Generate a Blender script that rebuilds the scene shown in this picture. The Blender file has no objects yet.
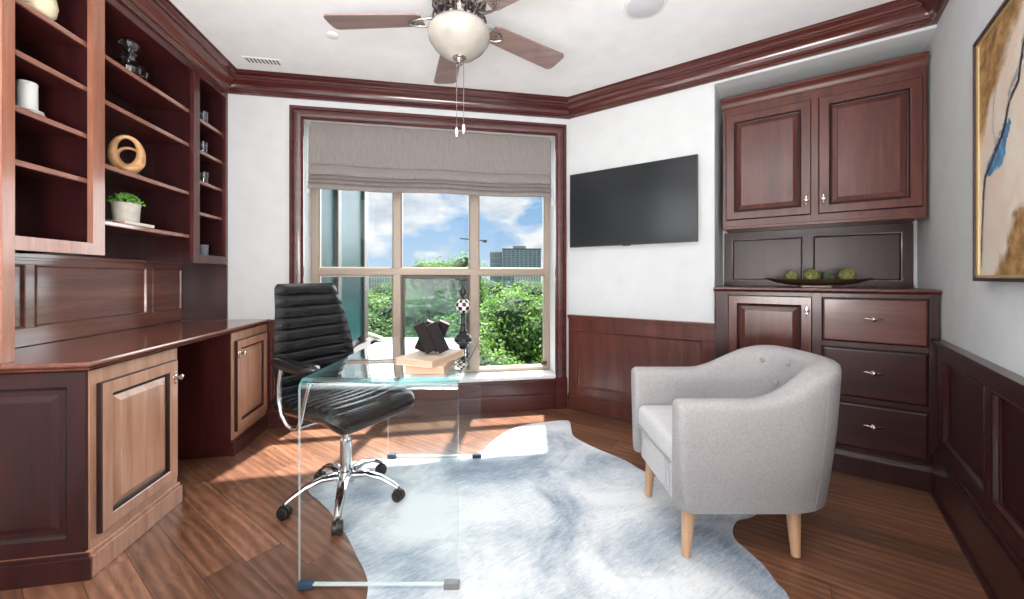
import bpy, bmesh, math, random
from mathutils import Vector, Matrix, noise
random.seed(7)
SC = bpy.context.scene
COL = SC.collection
R = math.radians
F = 386.0; CX = 512.0; HY = 277.0; H = 1.10      # focal length and horizon of the survey, eye height

# ------------------------------------------------------------------ frames
class Fr:
    def __init__(s, o, a, n):
        s.o = Vector((o[0], o[1], 0)); s.a = Vector((a[0], a[1], 0)).normalized(); s.n = Vector((n[0], n[1], 0)).normalized()
    def p(s, x, y, z): return s.o + s.a * x + s.n * y + Vector((0, 0, z))
ID = Fr((0, 0), (1, 0), (0, 1))
LF = Fr((-2.071, 2.815), (.1754, -.9845), (.9845, .1754))      # bookcase wall
C0 = (.483, 3.27)
WF = Fr(C0, (-.9845, -.1754), (.1754, -.9845))                 # window wall
TF = Fr(C0, (.820, -.572), (-.572, -.820))                     # television wall
RF = Fr((2.246, 2.04), (-.609, -.793), (-.793, .609))          # right wall
def along(fr, px, n):      # distance along a wall plane at which the survey column px meets it
    r = (px - CX) / F
    o = fr.o + fr.n * n
    return (o.x - r * o.y) / (r * fr.a.y - fr.a.x)
def fl(px, py, z=0):
    Y = (H - z) * F / (py - HY)
    return ((px - CX) / F * Y, Y)

# ------------------------------------------------------------------ materials
MATS = {}
def newmat(name):
    m = bpy.data.materials.new(name); m.use_nodes = True
    nt = m.node_tree; b = nt.nodes['Principled BSDF']; MATS[name] = m
    return m, nt, b
def N(nt, t, **k):
    n = nt.nodes.new(t)
    for a, v in k.items():
        if a in n.inputs: n.inputs[a].default_value = v
        else: setattr(n, a, v)
    return n
def L(nt, a, b): nt.links.new(a, b)
def ramp(nt, stops, fac):
    r = nt.nodes.new('ShaderNodeValToRGB')
    e = r.color_ramp.elements
    while len(e) < len(stops): e.new(.5)
    for i, (p, c) in enumerate(stops):
        e[i].position = p; e[i].color = (c[0], c[1], c[2], 1)
    L(nt, fac, r.inputs[0]); return r
def coords(nt, rotz=0, scale=(1, 1, 1), kind='Object'):
    tc = N(nt, 'ShaderNodeTexCoord')
    m1 = N(nt, 'ShaderNodeMapping'); m1.inputs['Rotation'].default_value = (0, 0, rotz)
    L(nt, tc.outputs[kind], m1.inputs[0])
    m2 = N(nt, 'ShaderNodeMapping'); m2.inputs['Scale'].default_value = scale
    L(nt, m1.outputs[0], m2.inputs[0])
    return m2.outputs[0]
def plain(name, col, rough=.5, metal=0, bump=0, bscale=200, var=0, vscale=8, coat=0, spec=.5):
    m, nt, b = newmat(name)
    b.inputs['Base Color'].default_value = (*col, 1); b.inputs['Roughness'].default_value = rough
    b.inputs['Metallic'].default_value = metal; b.inputs['Coat Weight'].default_value = coat
    b.inputs['Specular IOR Level'].default_value = spec
    co = coords(nt)
    nz = N(nt, 'ShaderNodeTexNoise', Scale=vscale, Detail=4.0); L(nt, co, nz.inputs['Vector'])
    v = var if var else .03
    r = ramp(nt, [(.3, [c * (1 - v) for c in col]), (.7, [min(1, c * (1 + v)) for c in col])], nz.outputs[0])
    L(nt, r.outputs[0], b.inputs['Base Color'])
    if bump:
        n2 = N(nt, 'ShaderNodeTexNoise', Scale=bscale, Detail=3.0); L(nt, co, n2.inputs['Vector'])
        bp = N(nt, 'ShaderNodeBump', Strength=bump, Distance=.002); L(nt, n2.outputs[0], bp.inputs['Height']); L(nt, bp.outputs[0], b.inputs['Normal'])
    return m
def wood(name, rotz, axis, c1, c2, c3, rough=.30, coat=.28, fine=1.0):
    m, nt, b = newmat(name)
    sc = {'z': (14, 14, .9), 'x': (.9, 14, 14)}[axis]
    co = coords(nt, rotz, sc)
    n1 = N(nt, 'ShaderNodeTexNoise', Scale=1.3 * fine, Detail=6.0, Roughness=.6, Distortion=.5); L(nt, co, n1.inputs['Vector'])
    n2 = N(nt, 'ShaderNodeTexNoise', Scale=9.0 * fine, Detail=3.0, Roughness=.7); L(nt, co, n2.inputs['Vector'])
    mx = N(nt, 'ShaderNodeMix', data_type='FLOAT'); mx.inputs[0].default_value = .3
    L(nt, n1.outputs[0], mx.inputs[2]); L(nt, n2.outputs[0], mx.inputs[3])
    r = ramp(nt, [(.28, c1), (.5, c2), (.74, c3)], mx.outputs[0])
    L(nt, r.outputs[0], b.inputs['Base Color'])
    b.inputs['Roughness'].default_value = rough; b.inputs['Coat Weight'].default_value = coat; b.inputs['Coat Roughness'].default_value = .12
    bp = N(nt, 'ShaderNodeBump', Strength=.15, Distance=.001); L(nt, n2.outputs[0], bp.inputs['Height']); L(nt, bp.outputs[0], b.inputs['Normal'])
    return m
aL = math.atan2(LF.a.y, LF.a.x); aT = math.atan2(TF.a.y, TF.a.x); aR = math.atan2(RF.a.y, RF.a.x); aW = math.atan2(WF.a.y, WF.a.x)
MAH = ((.026, .0050, .0058), (.068, .0140, .0135), (.125, .031, .025))
MAH_LIT = ((.27, .115, .068), (.44, .225, .14), (.56, .33, .22))  # window glare worked into a paler, tan mahogany colour
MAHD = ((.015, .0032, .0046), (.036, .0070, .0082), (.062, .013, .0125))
w_lv = wood('mahogany_upright', -aL, 'z', *MAH)
w_lh = wood('mahogany_length_left', -aL, 'x', *MAH)
w_door_lit = wood('mahogany_door_glare', -aL, 'z', *MAH_LIT, rough=.32)
w_groove_shade = wood('painted_groove_shade', -aT, 'z', (.010, .003, .003), (.022, .006, .005), (.035, .010, .008), rough=.5, coat=0)  # near-black wood colour standing in for shade in grooves and edge gaps
w_frame_lit = wood('mahogany_frame_lit', -aL, 'z', (.20, .070, .042), (.36, .145, .09), (.46, .22, .14), rough=.3, coat=.4)  # lit copy of the mahogany, window light is in the orange tone
w_top_glare = wood('mahogany_counter_glare', -aL, 'x', (.11, .032, .023), (.20, .066, .044), (.30, .115, .08), rough=.2, coat=.6)  # glare on the counter and splash is put into these paler tones
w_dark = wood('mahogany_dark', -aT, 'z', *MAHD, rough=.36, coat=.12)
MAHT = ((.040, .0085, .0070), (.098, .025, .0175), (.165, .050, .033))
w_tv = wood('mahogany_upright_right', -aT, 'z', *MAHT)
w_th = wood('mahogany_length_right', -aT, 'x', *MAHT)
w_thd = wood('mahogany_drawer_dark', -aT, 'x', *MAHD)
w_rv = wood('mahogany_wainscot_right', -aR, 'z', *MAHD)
w_wh = wood('mahogany_length_window', -aW, 'x', *MAH)
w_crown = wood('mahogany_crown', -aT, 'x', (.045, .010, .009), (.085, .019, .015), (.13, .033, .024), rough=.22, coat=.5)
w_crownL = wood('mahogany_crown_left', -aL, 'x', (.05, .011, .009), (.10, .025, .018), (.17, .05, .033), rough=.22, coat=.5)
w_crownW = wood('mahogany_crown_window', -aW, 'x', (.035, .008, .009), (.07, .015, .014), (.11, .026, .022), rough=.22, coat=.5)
w_beech = wood('pale_beech', 0, 'z', (.50, .28, .15), (.62, .37, .22), (.70, .45, .28), rough=.45, coat=.1, fine=3)
w_ring = wood('turned_light_wood', 0, 'x', (.38, .17, .06), (.62, .34, .15), (.75, .48, .24), rough=.3, coat=.4, fine=1)
m_wall = plain('wall_paint', (.68, .705, .715), .85, bump=.05, bscale=300)
m_ceil = plain('ceiling_paint', (.88, .895, .91), .9)
m_white = plain('white_gloss_paint', (.82, .82, .82), .35)
m_shade = None
m_black = plain('black_plastic', (.012, .012, .013), .4)
m_leather = plain('black_leather', (.008, .009, .010), .25, spec=.6)
m_chrome = plain('polished_chrome', (.75, .76, .78), .1, 1)
m_nickel = plain('brushed_nickel', (.45, .42, .40), .25, 1)
m_brass = plain('antique_pewter', (.55, .47, .40), .25, 1)
m_bronze = plain('bronze_window_frame', (.34, .275, .22), .45, .2)
m_bronzeL = plain('bronze_frame_pale', (.55, .50, .49), .4, .1)
m_bronzeD = plain('bronze_mullion_dark', (.06, .05, .042), .45, .2)
m_fabric = plain('oatmeal_linen_weave', (.37, .355, .36), .95, bump=.5, bscale=420, var=.10, vscale=110)
m_cush = plain('oatmeal_linen_cushion', (.60, .59, .595), .95, bump=.4, bscale=420, var=.08, vscale=120)
m_page = plain('book_pages', (.50, .34, .235), .8, bump=.3, bscale=100)
m_cover = plain('tan_book_cover', (.50, .34, .24), .6)
m_cover2 = plain('peach_book_cover', (.52, .40, .31), .6)
m_creamc = plain('cream_book_cover', (.72, .68, .60), .6)
m_greyb = plain('slate_book_cover', (.16, .18, .22), .6)
m_ceramic = plain('white_ceramic', (.78, .78, .76), .3)
m_pot = plain('mottled_grey_pot', (.58, .54, .48), .7, var=.15, vscale=30)
m_leaf = plain('bright_green_leaf', (.14, .36, .05), .5, var=.35, vscale=60)
m_moss = plain('dry_moss', (.16, .17, .055), .95, bump=1.0, bscale=120, var=.55, vscale=90)
m_moss2 = plain('dark_moss', (.055, .075, .03), .95, bump=1.0, bscale=120, var=.55, vscale=90)
m_bowl = plain('dark_bronze_bowl', (.075, .04, .022), .3, .4)
m_blackwood = plain('black_lacquer_block', (.012, .009, .010), .6, spec=.08)
m_copper = plain('rosy_block_end', (.36, .20, .17), .4)
m_footd = plain('navy_foot_pad', (.02, .05, .09), .3)
m_footl = plain('grey_foot_pad', (.20, .20, .20), .3)
m_concrete = plain('pale_concrete', (.52, .47, .40), .9, var=.1)
m_asphalt = plain('roof_membrane', (.10, .09, .095), .9)
m_iron = plain('black_iron', (.015, .015, .016), .4)
m_vent = plain('vent_slot_shadow', (.10, .10, .11), .8)
m_glassy = plain('frosted_alabaster_glass', (.38, .355, .315), .25, var=.16, vscale=9, coat=.3)
m_cream = plain('cream_stone', (.75, .66, .45), .5)

def shade_mat():
    m, nt, b = newmat('taupe_roman_shade_linen')
    co = coords(nt, -aW, (60, 60, 6))
    n1 = N(nt, 'ShaderNodeTexNoise', Scale=2.0, Detail=4.0); L(nt, co, n1.inputs['Vector'])
    r = ramp(nt, [(.3, (.27, .245, .235)), (.7, (.36, .325, .31))], n1.outputs[0]); L(nt, r.outputs[0], b.inputs['Base Color'])
    b.inputs['Roughness'].default_value = .9
    tr = N(nt, 'ShaderNodeBsdfTranslucent'); tr.inputs[0].default_value = (.42, .38, .36, 1)
    mx = N(nt, 'ShaderNodeMixShader'); mx.inputs[0].default_value = .18
    L(nt, b.outputs[0], mx.inputs[1]); L(nt, tr.outputs[0], mx.inputs[2]); L(nt, mx.outputs[0], nt.nodes['Material Output'].inputs[0])
    return m
m_shade = shade_mat()
def thin_glass(name, tint, refl=1.0, base=0.0, rough=0.0, haze=0.0):
    m = bpy.data.materials.new(name); m.use_nodes = True; nt = m.node_tree; nt.nodes.clear()
    out = N(nt, 'ShaderNodeOutputMaterial')
    t = N(nt, 'ShaderNodeBsdfTransparent'); t.inputs[0].default_value = (*tint, 1)
    g = N(nt, 'ShaderNodeBsdfGlossy'); g.inputs['Roughness'].default_value = rough
    fr = N(nt, 'ShaderNodeFresnel', IOR=1.5)
    ge = N(nt, 'ShaderNodeNewGeometry'); io = N(nt, 'ShaderNodeMath', operation='MULTIPLY_ADD'); L(nt, ge.outputs['Backfacing'], io.inputs[0])
    io.inputs[1].default_value = 1 / 1.5 - 1.5; io.inputs[2].default_value = 1.5; L(nt, io.outputs[0], fr.inputs['IOR'])
    mu = N(nt, 'ShaderNodeMath', operation='MULTIPLY_ADD'); mu.inputs[1].default_value = refl; mu.inputs[2].default_value = base
    mu.use_clamp = True
    L(nt, fr.outputs[0], mu.inputs[0])
    mx = N(nt, 'ShaderNodeMixShader'); L(nt, mu.outputs[0], mx.inputs[0]); L(nt, t.outputs[0], mx.inputs[1]); L(nt, g.outputs[0], mx.inputs[2])
    last = mx
    if haze:
        d = N(nt, 'ShaderNodeBsdfDiffuse'); d.inputs[0].default_value = (.6, .68, .7, 1)
        m2 = N(nt, 'ShaderNodeMixShader'); m2.inputs[0].default_value = haze
        L(nt, mx.outputs[0], m2.inputs[1]); L(nt, d.outputs[0], m2.inputs[2]); last = m2
    L(nt, last.outputs[0], out.inputs[0]); return m
g_pane = thin_glass('window_glass', (.985, .995, .995), .30)
g_screen = thin_glass('insect_screened_glass', (.72, .82, .84), .15, haze=.07)
g_desk = thin_glass('clear_desk_glass', (.985, .997, .997), .75, 0)
g_dtop = thin_glass('aqua_desk_top_glass', (.90, .985, .99), 2.5, .04)
g_bend = thin_glass('aqua_bent_glass', (.38, .86, .88), 1.6, .10)
g_small = thin_glass('clear_crystal', (.80, .84, .88), 1.5, .08)
g_edge = None
def edge_mat():
    m, nt, b = newmat('aqua_glass_edge')
    b.inputs['Base Color'].default_value = (.30, .72, .76, 1); b.inputs['Roughness'].default_value = .15
    b.inputs['Alpha'].default_value = .6
    return m
g_edge = edge_mat()
def edge_mat2():
    m, nt, b = newmat('pale_glass_edge')
    b.inputs['Base Color'].default_value = (.80, .90, .92, 1); b.inputs['Roughness'].default_value = .15
    b.inputs['Alpha'].default_value = .55
    return m
g_edge2 = edge_mat2()
def teal_mat():
    m, nt, b = newmat('teal_reflective_glazing')
    co = coords(nt)
    n1 = N(nt, 'ShaderNodeTexNoise', Scale=1.2, Detail=2.0); L(nt, co, n1.inputs['Vector'])
    r = ramp(nt, [(.35, (.006, .050, .058)), (.65, (.016, .105, .118))], n1.outputs[0]); L(nt, r.outputs[0], b.inputs['Base Color'])
    b.inputs['Roughness'].default_value = .35; b.inputs['Specular IOR Level'].default_value = .04
    return m
m_teal = teal_mat()

def floor_mat():
    m, nt, b = newmat('oak_plank_floor')
    co = coords(nt, -aT + R(0))
    PW = .127
    sx = N(nt, 'ShaderNodeSeparateXYZ'); L(nt, co, sx.inputs[0])
    def M(op, a, bb=None, c=None):
        n = N(nt, 'ShaderNodeMath', operation=op)
        for i, v in enumerate((a, bb, c)):
            if v is None: continue
            if isinstance(v, (int, float)): n.inputs[i].default_value = v
            else: L(nt, v, n.inputs[i])
        return n.outputs[0]
    row = M('FLOOR', M('DIVIDE', sx.outputs[1], PW))
    fy = M('FRACT', M('DIVIDE', sx.outputs[1], PW))
    wn = N(nt, 'ShaderNodeTexWhiteNoise', noise_dimensions='1D'); L(nt, row, wn.inputs['W'])
    xs = M('ADD', M('DIVIDE', sx.outputs[0], .85), M('MULTIPLY', wn.outputs[0], 7.3))
    cell = M('FLOOR', xs); fx = M('FRACT', xs)
    cmb = N(nt, 'ShaderNodeCombineXYZ'); L(nt, row, cmb.inputs[0]); L(nt, cell, cmb.inputs[1])
    wn2 = N(nt, 'ShaderNodeTexWhiteNoise', noise_dimensions='3D'); L(nt, cmb.outputs[0], wn2.inputs['Vector'])
    # grain
    mp = N(nt, 'ShaderNodeMapping'); mp.inputs['Scale'].default_value = (1.3, 9, 1); L(nt, co, mp.inputs[0])
    ad = N(nt, 'ShaderNodeVectorMath', operation='ADD'); L(nt, mp.outputs[0], ad.inputs[0])
    sc = N(nt, 'ShaderNodeVectorMath', operation='SCALE'); L(nt, wn2.outputs[1], sc.inputs[0]); sc.inputs['Scale'].default_value = 13
    L(nt, sc.outputs[0], ad.inputs[1])
    wv = N(nt, 'ShaderNodeTexWave', wave_type='BANDS', bands_direction='Y'); wv.inputs['Scale'].default_value = .9
    wv.inputs['Distortion'].default_value = 6; wv.inputs['Detail'].default_value = 3; wv.inputs['Detail Scale'].default_value = 1.1
    L(nt, ad.outputs[0], wv.inputs['Vector'])
    nz = N(nt, 'ShaderNodeTexNoise', Scale=2.2, Detail=8.0, Roughness=.72, Distortion=1.2); L(nt, ad.outputs[0], nz.inputs['Vector'])
    g = M('ADD', M('MULTIPLY', wv.outputs[0], .15), M('MULTIPLY', nz.outputs[0], .86))
    r = ramp(nt, [(.25, (.065, .028, .016)), (.5, (.165, .069, .037)), (.78, (.30, .150, .088))], g)
    hv = N(nt, 'ShaderNodeHueSaturation'); L(nt, r.outputs[0], hv.inputs['Color'])
    L(nt, M('MULTIPLY_ADD', wn2.outputs[0], .75, .70), hv.inputs['Value'])
    # seams
    e1 = M('LESS_THAN', M('MINIMUM', fy, M('SUBTRACT', 1.0, fy)), .012)
    e2 = M('LESS_THAN', M('MINIMUM', fx, M('SUBTRACT', 1.0, fx)), .0018)
    e = M('MAXIMUM', e1, e2)
    mx = N(nt, 'ShaderNodeMix', data_type='RGBA'); L(nt, M('MULTIPLY', e, .75), mx.inputs[0]); L(nt, hv.outputs[0], mx.inputs[6])
    mx.inputs[7].default_value = (.03, .012, .007, 1)
    L(nt, mx.outputs[2], b.inputs['Base Color'])
    b.inputs['Roughness'].default_value = .32; b.inputs['Coat Weight'].default_value = .25; b.inputs['Coat Roughness'].default_value = .22
    bp = N(nt, 'ShaderNodeBump', Strength=.35, Distance=.002); L(nt, M('SUBTRACT', g, e), bp.inputs['Height']); L(nt, bp.outputs[0], b.inputs['Normal'])
    return m
m_floor = floor_mat()
def hide_mat():
    m, nt, b = newmat('grey_white_cowhide')
    co = coords(nt, R(-35), (1, 1, 1))
    st = coords(nt, R(-35), (3, 16, 1))
    n1 = N(nt, 'ShaderNodeTexNoise', Scale=1.9, Detail=5.0, Roughness=.6, Distortion=.6); L(nt, co, n1.inputs['Vector'])
    n2 = N(nt, 'ShaderNodeTexNoise', Scale=6.0, Detail=6.0, Roughness=.75, Distortion=1.0); L(nt, st, n2.inputs['Vector'])
    n3 = N(nt, 'ShaderNodeTexNoise', Scale=45.0, Detail=3.0, Roughness=.7); L(nt, st, n3.inputs['Vector'])
    a = N(nt, 'ShaderNodeMath', operation='MULTIPLY_ADD'); L(nt, n2.outputs[0], a.inputs[0]); a.inputs[1].default_value = .42; L(nt, n1.outputs[0], a.inputs[2])
    r = ramp(nt, [(.50, (.15, .20, .27)), (.60, (.30, .36, .43)), (.70, (.52, .56, .60)), (.82, (.76, .78, .79))], a.outputs[0])
    L(nt, r.outputs[0], b.inputs['Base Color']); b.inputs['Roughness'].default_value = .7
    b.inputs['Sheen Weight'].default_value = .3
    bp = N(nt, 'ShaderNodeBump', Strength=.35, Distance=.004); L(nt, n3.outputs[0], bp.inputs['Height']); L(nt, bp.outputs[0], b.inputs['Normal'])
    return m
m_hide = hide_mat()
def art_mat():
    m, nt, b = newmat('abstract_canvas_gold_and_cream')
    co = coords(nt, kind='UV')
    n1 = N(nt, 'ShaderNodeTexNoise', Scale=3.0, Detail=6.0, Roughness=.65, Distortion=.5); L(nt, co, n1.inputs['Vector'])
    sx = N(nt, 'ShaderNodeSeparateXYZ'); L(nt, co, sx.inputs[0])
    def M(op, a, bb=None, c=None, clamp=False):
        n = N(nt, 'ShaderNodeMath', operation=op); n.use_clamp = clamp
        for i, v in enumerate((a, bb, c)):
            if v is None: continue
            if isinstance(v, (int, float)): n.inputs[i].default_value = v
            else: L(nt, v, n.inputs[i])
        return n.outputs[0]
    u, v = sx.outputs[0], sx.outputs[1]
    wob = M('MULTIPLY', M('SUBTRACT', n1.outputs[0], .5), .35)
    # upper left gold wash: v high and u small
    A = M('MULTIPLY', M('SUBTRACT', M('ADD', M('SUBTRACT', v, M('MULTIPLY', u, .9)), wob), .50), 14, clamp=True)
    # lower right gold wash
    B = M('MULTIPLY', M('SUBTRACT', M('ADD', M('SUBTRACT', M('MULTIPLY', u, .85), v), wob), .10), 20, clamp=True)
    n2 = N(nt, 'ShaderNodeTexNoise', Scale=14.0, Detail=5.0, Roughness=.7); L(nt, co, n2.inputs['Vector'])
    gold = ramp(nt, [(.35, (.13, .06, .018)), (.5, (.36, .19, .06)), (.68, (.62, .40, .18))], n2.outputs[0])
    cream = ramp(nt, [(.35, (.80, .74, .64)), (.52, (.78, .62, .50)), (.62, (.84, .78, .68))], n1.outputs[0])
    mx = N(nt, 'ShaderNodeMix', data_type='RGBA'); L(nt, M('MAXIMUM', A, B), mx.inputs[0]); L(nt, cream.outputs[0], mx.inputs[6]); L(nt, gold.outputs[0], mx.inputs[7])
    L(nt, mx.outputs[2], b.inputs['Base Color']); b.inputs['Roughness'].default_value = .35
    return m
m_art = art_mat()
m_ink = plain('blue_black_ink', (.012, .02, .04), .3, var=.5, vscale=20)
m_inkb = plain('azure_ink_wash', (.06, .24, .46), .3, var=.5, vscale=20)
m_inkg = plain('grey_ink_wash', (.42, .42, .42), .35, var=.3, vscale=20)
m_gold = plain('gilt_inner_edge', (.62, .45, .22), .35, .5)
m_darkframe = plain('espresso_frame', (.035, .018, .016), .35)
def checker_mat():
    m, nt, b = newmat('black_white_checked_paint')
    co = coords(nt, kind='UV')
    ck = N(nt, 'ShaderNodeTexChecker', Scale=1.0); L(nt, co, ck.inputs['Vector'])
    ck.inputs[1].default_value = (.74, .66, .60, 1); ck.inputs[2].default_value = (.012, .010, .012, 1)
    L(nt, ck.outputs[0], b.inputs['Base Color']); b.inputs['Roughness'].default_value = .25
    return m
m_check = checker_mat()
def screen_mat():
    m, nt, b = newmat('switched_off_screen')
    b.inputs['Specular IOR Level'].default_value = .22; b.inputs['Roughness'].default_value = .18
    co = coords(nt); n1 = N(nt, 'ShaderNodeTexNoise', Scale=1.5); L(nt, co, n1.inputs['Vector'])
    r = ramp(nt, [(.3, (.022, .025, .027)), (.7, (.030, .033, .036))], n1.outputs[0]); L(nt, r.outputs[0], b.inputs['Base Color'])
    return m
m_screen = screen_mat()
def blade_mat():
    m, nt, b = newmat('fan_blade_walnut_lacquer')
    co = coords(nt, 0, (3, 30, 10))
    n1 = N(nt, 'ShaderNodeTexNoise', Scale=1.5, Detail=4.0); L(nt, co, n1.inputs['Vector'])
    r = ramp(nt, [(.3, (.20, .13, .12)), (.7, (.28, .19, .175))], n1.outputs[0]); L(nt, r.outputs[0], b.inputs['Base Color'])
    b.inputs['Roughness'].default_value = .25; b.inputs['Coat Weight'].default_value = .6
    return m
m_blade = blade_mat()
def foliage_mat(name, dark, mid, lite):
    m, nt, b = newmat(name)
    co = coords(nt)
    n1 = N(nt, 'ShaderNodeTexNoise', Scale=1.6, Detail=6.0, Roughness=.8); L(nt, co, n1.inputs['Vector'])
    r = ramp(nt, [(.32, dark), (.5, mid), (.68, lite)], n1.outputs[0]); L(nt, r.outputs[0], b.inputs['Base Color'])
    b.inputs['Roughness'].default_value = .6
    tr = N(nt, 'ShaderNodeBsdfTranslucent'); L(nt, r.outputs[0], tr.inputs[0])
    mx = N(nt, 'ShaderNodeMixShader'); mx.inputs[0].default_value = .45
    L(nt, b.outputs[0], mx.inputs[1]); L(nt, tr.outputs[0], mx.inputs[2]); L(nt, mx.outputs[0], nt.nodes['Material Output'].inputs[0])
    return m
m_fol = [foliage_mat('sunlit_leaves', (.04, .10, .012), (.12, .27, .035), (.30, .45, .10)),
         foliage_mat('deep_leaves', (.025, .07, .02), (.07, .17, .04), (.17, .29, .09)),
         foliage_mat('far_leaves', (.045, .10, .05), (.09, .18, .07), (.16, .27, .10))]
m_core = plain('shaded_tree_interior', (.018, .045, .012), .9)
m_bark = plain('tree_bark', (.09, .065, .045), .9, bump=.5, bscale=10)
m_ground = plain('park_ground', (.06, .10, .04), .95, var=.4, vscale=.05)
def facade_mat(name, wallc, glassc, sx, sz):
    m, nt, b = newmat(name)
    co = coords(nt, kind='UV')
    br = N(nt, 'ShaderNodeTexBrick'); br.offset = 0; br.inputs['Scale'].default_value = 1
    br.inputs['Brick Width'].default_value = 1 / sx; br.inputs['Row Height'].default_value = 1 / sz
    br.inputs['Mortar Size'].default_value = .22 / max(sx, sz)
    br.inputs[1].default_value = (*glassc, 1); br.inputs[2].default_value = (*[c * 1.6 for c in glassc], 1); br.inputs[3].default_value = (*wallc, 1)
    L(nt, co, br.inputs['Vector']); L(nt, br.outputs[0], b.inputs['Base Color']); b.inputs['Roughness'].default_value = .5
    return m
m_fac1 = facade_mat('slate_tower_facade', (.30, .35, .42), (.07, .10, .15), 9, 16)
m_fac2 = facade_mat('grey_block_facade', (.30, .34, .38), (.10, .14, .19), 12, 5)
m_fac3 = facade_mat('pale_block_facade', (.62, .60, .58), (.22, .25, .28), 10, 4)

# ------------------------------------------------------------------ mesh builder
class MB:
    def __init__(s, fr=ID): s.fr = fr; s.v = []; s.f = []; s.mi = []; s.uv = {}; s.cur = 0
    def add(s, vs, fs, loc=True):
        b = len(s.v)
        for q in vs: s.v.append(s.fr.p(*q) if loc else Vector(q))
        for f in fs: s.f.append([i + b for i in f]); s.mi.append(s.cur)
        return b
    def box(s, x0, x1, y0, y1, z0, z1):
        vs = [(x, y, z) for z in (z0, z1) for y in (y0, y1) for x in (x0, x1)]
        s.add(vs, [(0, 1, 3, 2), (4, 6, 7, 5), (0, 4, 5, 1), (2, 3, 7, 6), (0, 2, 6, 4), (1, 5, 7, 3)]); return s
    def rings(s, loops, caps=True, closed=False):
        n = len(loops[0]); b = len(s.v)
        for lp in loops: s.add(lp, [])
        for k in range(len(loops) - 1):
            for i in range(n):
                j = (i + 1) % n
                s.f.append([b + k * n + i, b + k * n + j, b + (k + 1) * n + j, b + (k + 1) * n + i]); s.mi.append(s.cur)
        if closed:
            k = len(loops) - 1
            for i in range(n):
                j = (i + 1) % n
                s.f.append([b + k * n + i, b + k * n + j, b + j, b + i]); s.mi.append(s.cur)
        elif caps:
            s.f.append([b + i for i in range(n)]); s.mi.append(s.cur)
            s.f.append([b + (len(loops) - 1) * n + i for i in range(n)]); s.mi.append(s.cur)
        return s
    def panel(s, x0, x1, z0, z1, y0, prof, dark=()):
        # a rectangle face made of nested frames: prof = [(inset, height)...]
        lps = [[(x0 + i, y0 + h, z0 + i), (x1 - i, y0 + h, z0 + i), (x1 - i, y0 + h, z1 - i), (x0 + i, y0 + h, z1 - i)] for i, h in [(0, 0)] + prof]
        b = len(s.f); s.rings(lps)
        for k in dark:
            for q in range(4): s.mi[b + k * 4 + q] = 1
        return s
    def sweep(s, path, prof, mapf, closed=False, side=1, segs=None, cap=True):
        # path: 2-D points; prof: (offset, height) closed outline; mapf(u,v,h)->local point
        P = [Vector(p) for p in path]; n = len(P); mit = []
        for i in range(n):
            d1 = (P[i] - P[i - 1]).normalized() if (i > 0 or closed) else None
            d2 = (P[(i + 1) % n] - P[i]).normalized() if (i < n - 1 or closed) else None
            if d1 is None: d1 = d2
            if d2 is None: d2 = d1
            n1 = Vector((-d1.y, d1.x)) * side; n2 = Vector((-d2.y, d2.x)) * side
            m = (n1 + n2); m = m / max(.2, m.dot(n1)); mit.append(m)
        lps = [[mapf(P[i].x + mit[i].x * o, P[i].y + mit[i].y * o, h) for o, h in prof] for i in range(n)]
        if segs is not None: lps = [lps[k] for k in segs]
        return s.rings(lps, caps=cap, closed=closed)
    def tube(s, pts, r, seg=10, closed=False):
        P = [Vector(p) for p in pts]; n = len(P); rr = r if isinstance(r, (list, tuple)) else [r] * n
        up = None; lps = []
        for i in range(n):
            if closed: d = P[(i + 1) % n] - P[i - 1]
            else: d = (P[min(i + 1, n - 1)] - P[max(i - 1, 0)])
            d.normalize()
            if up is None: up = Vector((0, 0, 1)) if abs(d.z) < .9 else Vector((1, 0, 0))
            a = d.cross(up)
            if a.length < 1e-4: a = d.cross(Vector((0, 1, 0)))
            a.normalize(); b = a.cross(d).normalized(); up = b
            lps.append([P[i] + (a * math.cos(t) + b * math.sin(t)) * rr[i] for t in [2 * math.pi * k / seg for k in range(seg)]])
        return s.rings(lps, closed=closed)
    def lathe(s, prof, c=(0, 0, 0), axis=(0, 0, 1), seg=24):
        ax = Vector(axis).normalized(); a = ax.cross(Vector((0, 0, 1)) if abs(ax.z) < .9 else Vector((1, 0, 0))).normalized(); b = ax.cross(a)
        c = Vector(c)
        lps = [[c + ax * h + (a * math.cos(t) + b * math.sin(t)) * max(r, 1e-4) for t in [2 * math.pi * k / seg for k in range(seg)]] for r, h in prof]
        return s.rings(lps)
    def prism(s, poly, z0, z1):
        return s.rings([[(x, y, z0) for x, y in poly], [(x, y, z1) for x, y in poly]])
    def build(s, name, mats, parent=None, smooth=None, bevel=0, sub=0, uvf=None):
        me = bpy.data.meshes.new(name)
        off = Vector((0, 0, 0)); root = parent
        while root is not None:
            off += Vector(root.location); root = root.parent
        me.from_pydata([tuple(v - off) for v in s.v], [], s.f)
        for m in (mats if isinstance(mats, (list, tuple)) else [mats]): me.materials.append(m)
        for p, k in zip(me.polygons, s.mi): p.material_index = k
        bm = bmesh.new(); bm.from_mesh(me); bmesh.ops.recalc_face_normals(bm, faces=bm.faces)
        bm.to_mesh(me); bm.free()
        if uvf:
            ul = me.uv_layers.new(name='UVMap')
            for lp in me.loops: ul.data[lp.index].uv = uvf(me.vertices[lp.vertex_index].co + off)
        if smooth is not None:
            me.shade_smooth(); me.set_sharp_from_angle(angle=R(smooth))
        o = bpy.data.objects.new(name, me); COL.objects.link(o)
        if parent: o.parent = parent
        if bevel:
            b = o.modifiers.new('Bevel', 'BEVEL'); b.width = bevel; b.segments = 2; b.limit_method = 'ANGLE'; b.angle_limit = R(40); b.harden_normals = False
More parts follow.
